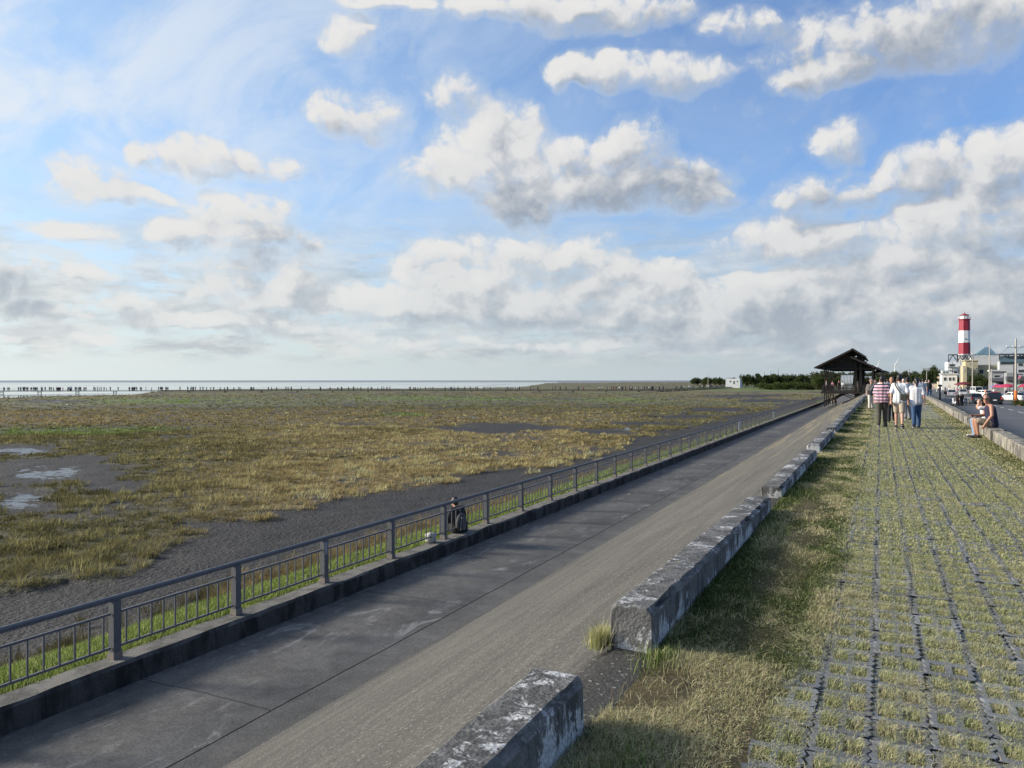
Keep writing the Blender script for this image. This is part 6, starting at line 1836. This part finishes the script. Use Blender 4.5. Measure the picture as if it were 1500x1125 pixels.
# ------------------------------------------------------------------ vehicles
def paint(name, col): return mat(name, col, .28, .04, 1., spec=.5)
M_TYRE = mat('tyre', (.018, .018, .018), .85, .2, 10); M_RIM = mat('rim', (.35, .35, .36), .35, .1, 10, metal=.7)
M_TAIL = mat('tail_lamp', (.45, .02, .02), .25, .1, 10); M_HEAD = mat('head_lamp', (.70, .72, .74), .15, .1, 10); M_PLATE = mat('plate', (.68, .68, .68), .5, .05, 20); M_TRIM = mat('black_trim', (.02, .02, .022), .5, .2, 10)
M_CGL = mat('car_glass', (.015, .018, .022), .08, .2, 1, spec=.6)
def car(label, loc, rz, body, kind='sedan', lit=False):
    """nose along +Y"""
    S = dict(sedan=(4.5, 1.76, 1.45, .95, (-.30, .62), (-.66, .38)), suv=(4.6, 1.84, 1.72, 1.05, (-.92, .52), (-.84, .30)), van=(4.7, 1.74, 1.95, 1.05, (-.96, .74), (-.92, .60)), hatch=(4.0, 1.70, 1.50, .95, (-.90, .56), (-.76, .30)))[kind]
    Ln, Wd, H, belt, (cb, cf), (rb, rf) = S; h = Ln / 2
    if kind == 'sedan': cb, cf, rb, rf = -.74, .50, -.46, .20
    root = empty('car', loc, rz); tag(root, label, 'car', 'cars on the road')
    w = Wd / 2
    # lower hull: lofted stations along the length
    st = [(-h, .34, belt - .20, .80), (-h + .06, .24, belt - .06, .92), (-h + .35, .19, belt - .01, .98), (-h * .4, .18, belt, 1.), (h * .3, .18, belt - .02, 1.), (h * .62, .19, belt - .12, .98), (h - .22, .22, belt - .26, .92), (h - .04, .28, belt - .36, .82), (h, .36, belt - .44, .74)]
    V = []; Fc = []
    def ring(y, zl, zh, k): return [(-w * k * .9, y, zl), (-w * k, y, zl + (zh - zl) * .3), (-w * k, y, zl + (zh - zl) * .72), (-w * k * .9, y, zh), (w * k * .9, y, zh), (w * k, y, zl + (zh - zl) * .72), (w * k, y, zl + (zh - zl) * .3), (w * k * .9, y, zl)]
    for q in st: V += ring(*q)
    n = 8
    for i in range(len(st) - 1):
        for j in range(n): a = i * n + j; b = i * n + (j + 1) % n; Fc.append((a, b, b + n, a + n))
    Fc += [tuple(reversed(range(n))), tuple(range((len(st) - 1) * n, len(st) * n))]
    m = MB(); m.add(V, Fc)
    # cabin with pillars and roof
    zb = belt - .04; c = [(cb * h, zb, .90), (rb * h, H - .05, .76), ((rb + rf) / 2 * h, H, .77), (rf * h, H - .04, .76), (cf * h, zb, .90)]
    V = []; Fc = []
    for y, z, k in c: V += [(-w * k, y, z), (w * k, y, z)]
    V2 = [(-w * .9, cb * h, zb - .1), (w * .9, cb * h, zb - .1), (-w * .9, cf * h, zb - .1), (w * .9, cf * h, zb - .1)]
    for i in range(4): Fc.append((2 * i, 2 * i + 1, 2 * i + 3, 2 * i + 2))
    Fc += [(0, 2, 4, 6, 8), (9, 7, 5, 3, 1), (0, 8, 9, 1)]
    m.add(V, Fc); m.build('body', body, root, bevel=0)
    def pane(name, q, off):
        q = [Vector(p) for p in q]; cen = sum(q, Vector()) / 4; q = [cen + (p - cen) * .86 for p in q]; nrm = (q[1] - q[0]).cross(q[2] - q[1]).normalized()
        if nrm.dot(cen - Vector((0, 0, belt + .1))) < 0: nrm = -nrm
        f = MB(); f.add([p + nrm * .006 for p in q] + [p - nrm * .02 for p in q], [(0, 1, 2, 3), (7, 6, 5, 4), (0, 4, 5, 1), (1, 5, 6, 2), (2, 6, 7, 3), (3, 7, 4, 0)]); f.build(name, M_CGL, root)
    P = [Vector(p) for p in V]
    pane('rear_window', (P[0], P[1], P[3], P[2]), 0); pane('windscreen', (P[6], P[7], P[9], P[8]), 0)
    mid = rb + (rf - rb) * .5
    for s in (0, 1):
        sx = 1 if s else -1
        A = lambda y, z, k: Vector((sx * w * k, y * h, z))
        pane('side_window', (A(cb * .9 + rb * .1, zb + .05, .89), A(mid, zb + .05, .89), A(mid, H - .1, .775), A(rb, H - .1, .775)), 0)
        pane('side_window', (A(mid, zb + .05, .89), A(cf * .95, zb + .05, .89), A(rf, H - .1, .775), A(mid, H - .1, .775)), 0)
    for sx in (-1, 1):
        for y in (-h * .60, h * .62):
            t = MB(); r = .33 if kind != 'suv' else .36
            cx = sx * (w - .10)
            t.tube([(cx - .1, y, r), (cx + .1, y, r)], r, 18); to = t.build('wheel', M_TYRE, root)
            q = MB(); q.tube([(cx + sx * .06, y, r), (cx + sx * .108, y, r)], r * .62, 14); q.build('rim', M_RIM, to)
        l = MB(); l.box((sx * w * .62 - .16, -h - .012, belt - .34), (sx * w * .62 + .16, -h + .10, belt - .17)) if kind == 'sedan' else l.box((sx * w * .80 - .08, -h - .012, belt - .38), (sx * w * .80 + .08, -h + .10, belt + .02)); l.build('taillight', M_TAIL, root, bevel=.02)
        l = MB(); l.box((sx * w * .58 - .17, h - .14, belt - .50), (sx * w * .58 + .17, h + .012, belt - .36)); l.build('headlight', M_HEAD, root, bevel=.02)
        mi = MB(); mi.ell((sx * (w + .06), cf * h * .82, belt + .08), (.10, .06, .08), 8, 6); mi.build('mirror', body, root)
    b = MB(); b.box((-w * .84, -h - .05, .24), (w * .84, -h + .2, .46)); b.build('bumper', M_TRIM if kind in ('suv', 'van') else body, root, bevel=.04)
    b = MB(); b.box((-w * .74, h - .12, .26), (w * .74, h + .035, .44)); b.build('bumper', M_TRIM, root, bevel=.04)
    b = MB(); b.box((-.22, -h - .062, .56), (.22, -h - .02 + .03, .70)); b.build('number_plate', M_PLATE, root)
    if lit:
        b = MB(); b.box((-.42, rb * h - .10, H - .03), (.42, rb * h + .02, H + .07)); b.build('brake_light', M_TAIL, root)
    return root
CARS = [(1458.5, 593.2, 2, 'suv', (.012, .013, .015), 'black van with red tail lamps seen from behind, nearest on the road', True), (1427, 592.0, -12, 'hatch', (.10, .11, .125), 'dark grey car just left of the black van', False),
        (1396, 581.5, 6, 'sedan', (.30, .32, .35), 'silver sedan with one red tail lamp, farthest left on the road', False), (1412.5, 580.5, 184, 'hatch', (.42, .43, .44), 'pale silver car behind the two riders', False), (1442, 582.5, -30, 'sedan', (.62, .62, .62), 'white sedan turned aslant behind the dark grey car', False),
        (1432.5, 579.5, 170, 'van', (.64, .64, .62), 'white van with an orange board on its roof', False), (1486.5, 588.0, -38, 'sedan', (.70, .70, .68), 'white sedan right of the black van, turned to the roadside', False), (1504, 588.0, -60, 'suv', (.20, .22, .24), 'grey car cut by the right edge behind the traffic cone', False), (1420, 575.5, 0, 'hatch', (.05, .02, .02), 'dark red car in the row behind the pale silver one', False), (1448, 576.5, 90, 'suv', (.05, .055, .06), 'dark car parked crosswise before the grey shop house', False)]
for px, py, rz, kind, col, lab, lit in CARS:
    p = W(px, py, ZROAD); x = p.x - road_x(p.y)
    car(lab, p + Vector((0, 2.2 if abs(rz) < 20 or abs(rz - 180) < 20 else 1.0, .03)), R(-rz), paint('paint_' + '_'.join(str(int(c * 100)) for c in col), col), kind, lit)
def scooter(label, loc, rz, col):
    root = empty('scooter', loc, rz); tag(root, label, 'scooter', 'scooters on the road')
    for y in (-.58, .62):
        t = MB(); t.tube([(-.05, y, .24), (.05, y, .24)], .24, 14); to = t.build('wheel', M_TYRE, root)
        q = MB(); q.tube([(-.055, y, .24), (.055, y, .24)], .13, 10); q.build('rim', M_RIM, to)
    b = MB(); b.cap((0, -.55, .62), (0, -.05, .55), .16, .13); b.cap((0, -.1, .36), (0, .35, .33), .12, .12); b.cap((0, .38, .40), (0, .48, .92), .13, .12); b.cap((0, .62, .46), (0, .5, .55), .09, .10)
    fuse(b, 'body', paint('scooter_' + '_'.join(str(int(c * 100)) for c in col), col), root, .03, 2)
    s = MB(); s.cap((0, -.62, .78), (0, .02, .76), .13, .11); s.build('seat', M_TRIM, root, True)
    h = MB(); h.tube([(-.34, .36, 1.04), (-.12, .44, 1.06), (.12, .44, 1.06), (.34, .36, 1.04)], .022, 7); ho = h.build('handlebar', M_TRIM, root)
    for s_ in (-1, 1): m = MB(); m.ell((.30 * s_, .42, 1.24), (.07, .02, .05), 8, 6); m.bar((.26 * s_, .4, 1.05), (.30 * s_, .42, 1.22), .016); m.build('mirror', M_TRIM, ho)
    l = MB(); l.ell((0, .60, .90), (.09, .05, .07), 10, 6); l.build('headlight', M_HEAD, root); l = MB(); l.ell((0, -.74, .66), (.08, .04, .05), 8, 6); l.build('taillight', M_TAIL, root)
    return root
for px, py, rz, col, lab in ((1400, 594.6, 30, (.55, .55, .56), 'pale scooter beside the left black-clad rider'), (1407.5, 594.2, 10, (.02, .02, .025), 'black scooter between the two black-clad riders'), (1413.5, 593.2, 160, (.25, .26, .28), 'grey scooter right of the two riders'), (1364, 577.5, 0, (.03, .03, .035), 'dark scooter at the road edge far beyond the woman in jeans'), (1372.5, 576.0, 175, (.5, .5, .52), 'white scooter at the road edge near the black post')):
    scooter(lab, W(px, py, ZROAD) + Vector((0, 0, .012)), R(rz), col)
# traffic cone
p = W(1494, 594.3, ZROAD); root = empty('traffic_cone', p); tag(root, 'orange and white traffic cone at the right edge of the road', 'cone')
c = MB(); c.box((-.2, -.2, 0), (.2, .2, .04)); c.build('base', M_TRIM, root)
c = MB(); c.lathe([(.15, .04), (.035, .74), (.03, .75)], 14); co = c.build('cone', M_ORANGE, root)
c = MB(); c.lathe([(.118, .26), (.085, .46)], 14); c.build('reflective_band', M_WHITE, co)
# black post with a round head at the road edge
p = W(1377, 584, ZROAD + .4); root = empty('bollard_lamp', p - Vector((0, 0, .4))); tag(root, 'black post with a small head standing at the road edge behind the parapet', 'post')
c = MB(); c.tube([(0, 0, 0), (0, 0, 2.3)], [.15, .12], 10); c.build('shaft', M_TRIM, root)
c = MB(); c.lathe([(.12, 2.3), (.30, 2.36), (.32, 2.62), (.1, 2.7)], 12); c.build('head', M_STEEL, root)
# market parasols and stall
M_PR = mat('crimson_canvas', (.42, .035, .085), .7, .1, 4); M_PB = mat('violet_canvas', (.15, .16, .36), .7, .1, 4); M_PG = mat('green_canvas', (.16, .36, .24), .7, .1, 4)
def on_road(px, py): p = W(px, py, ZROAD); d = -p.x * SA + p.y * CA; return d
parasol(1476, 150, ZROAD, 2.7, 1.9, [M_PR], 'crimson parasol shading a roadside stall behind the white sedan')
parasol(1462.5, 152, ZROAD, 2.6, 1.6, [M_PB, M_PR], 'violet and crimson parasol left of the crimson one')
parasol(1500, 148, ZROAD, 2.7, 1.7, [M_PG, M_PR], 'green and red parasol at the right edge')
parasol(1412, 235, ZROAD, 2.9, 2.6, [mat('maroon_canvas', (.14, .02, .03), .7, .1, 4)], 'maroon stall canopy before the dark spreading tree')
def stall(px, d, col, label):
    p = WD(px, d, ZROAD); root = empty('stall', p); tag(root, label, 'stall')
    b = MB(); b.box((-1.3, -.5, .78), (1.3, .5, .86)); b.build('counter', M_FRAME, root)
    f = MB(); f.box((-1.25, -.47, .10), (1.25, -.44, .78)); f.build('front_cloth', col, root)
    for x in (-1.2, 1.2):
        for y in (-.4, .4): l = MB(); l.box((x - .03, y - .03, 0), (x + .03, y + .03, .78)); l.build('leg', M_METAL, root)
stall(1474, 151, mat('blue_cloth_front', (.12, .16, .30), .8, .2, 3), 'stall counter with a blue cloth under the crimson parasol')
stall(1412, 233, mat('cream_cloth_front', (.5, .42, .34), .8, .2, 3), 'stall counter with a cream cloth under the maroon canopy')
def sign(px, d, z0, z1, w, col, label, shape='round'):
    p = WD(px, d, ZROAD); root = empty('road_sign', p); tag(root, label, 'sign')
    s = MB(); s.tube([(0, 0, 0), (0, 0, z1)], .04, 8); s.build('post', M_METAL, root)
    q = MB(); q.tube([(0, -.07, (z0 + z1) / 2), (0, -.045, (z0 + z1) / 2)], w, 16); q.build('disc', col, root)
sign(1492.7, 150, 3.6, 4.4, .32, mat('sign_pink', (.62, .22, .30), .5, .1, 4), 'round pink sign on a thin post right of the orange wrapped pole')
sign(1374.5, 320, 4.0, 5.0, .5, mat('sign_cream', (.66, .50, .32), .5, .1, 4), 'round cream lamp or sign in front of the large dark tree')
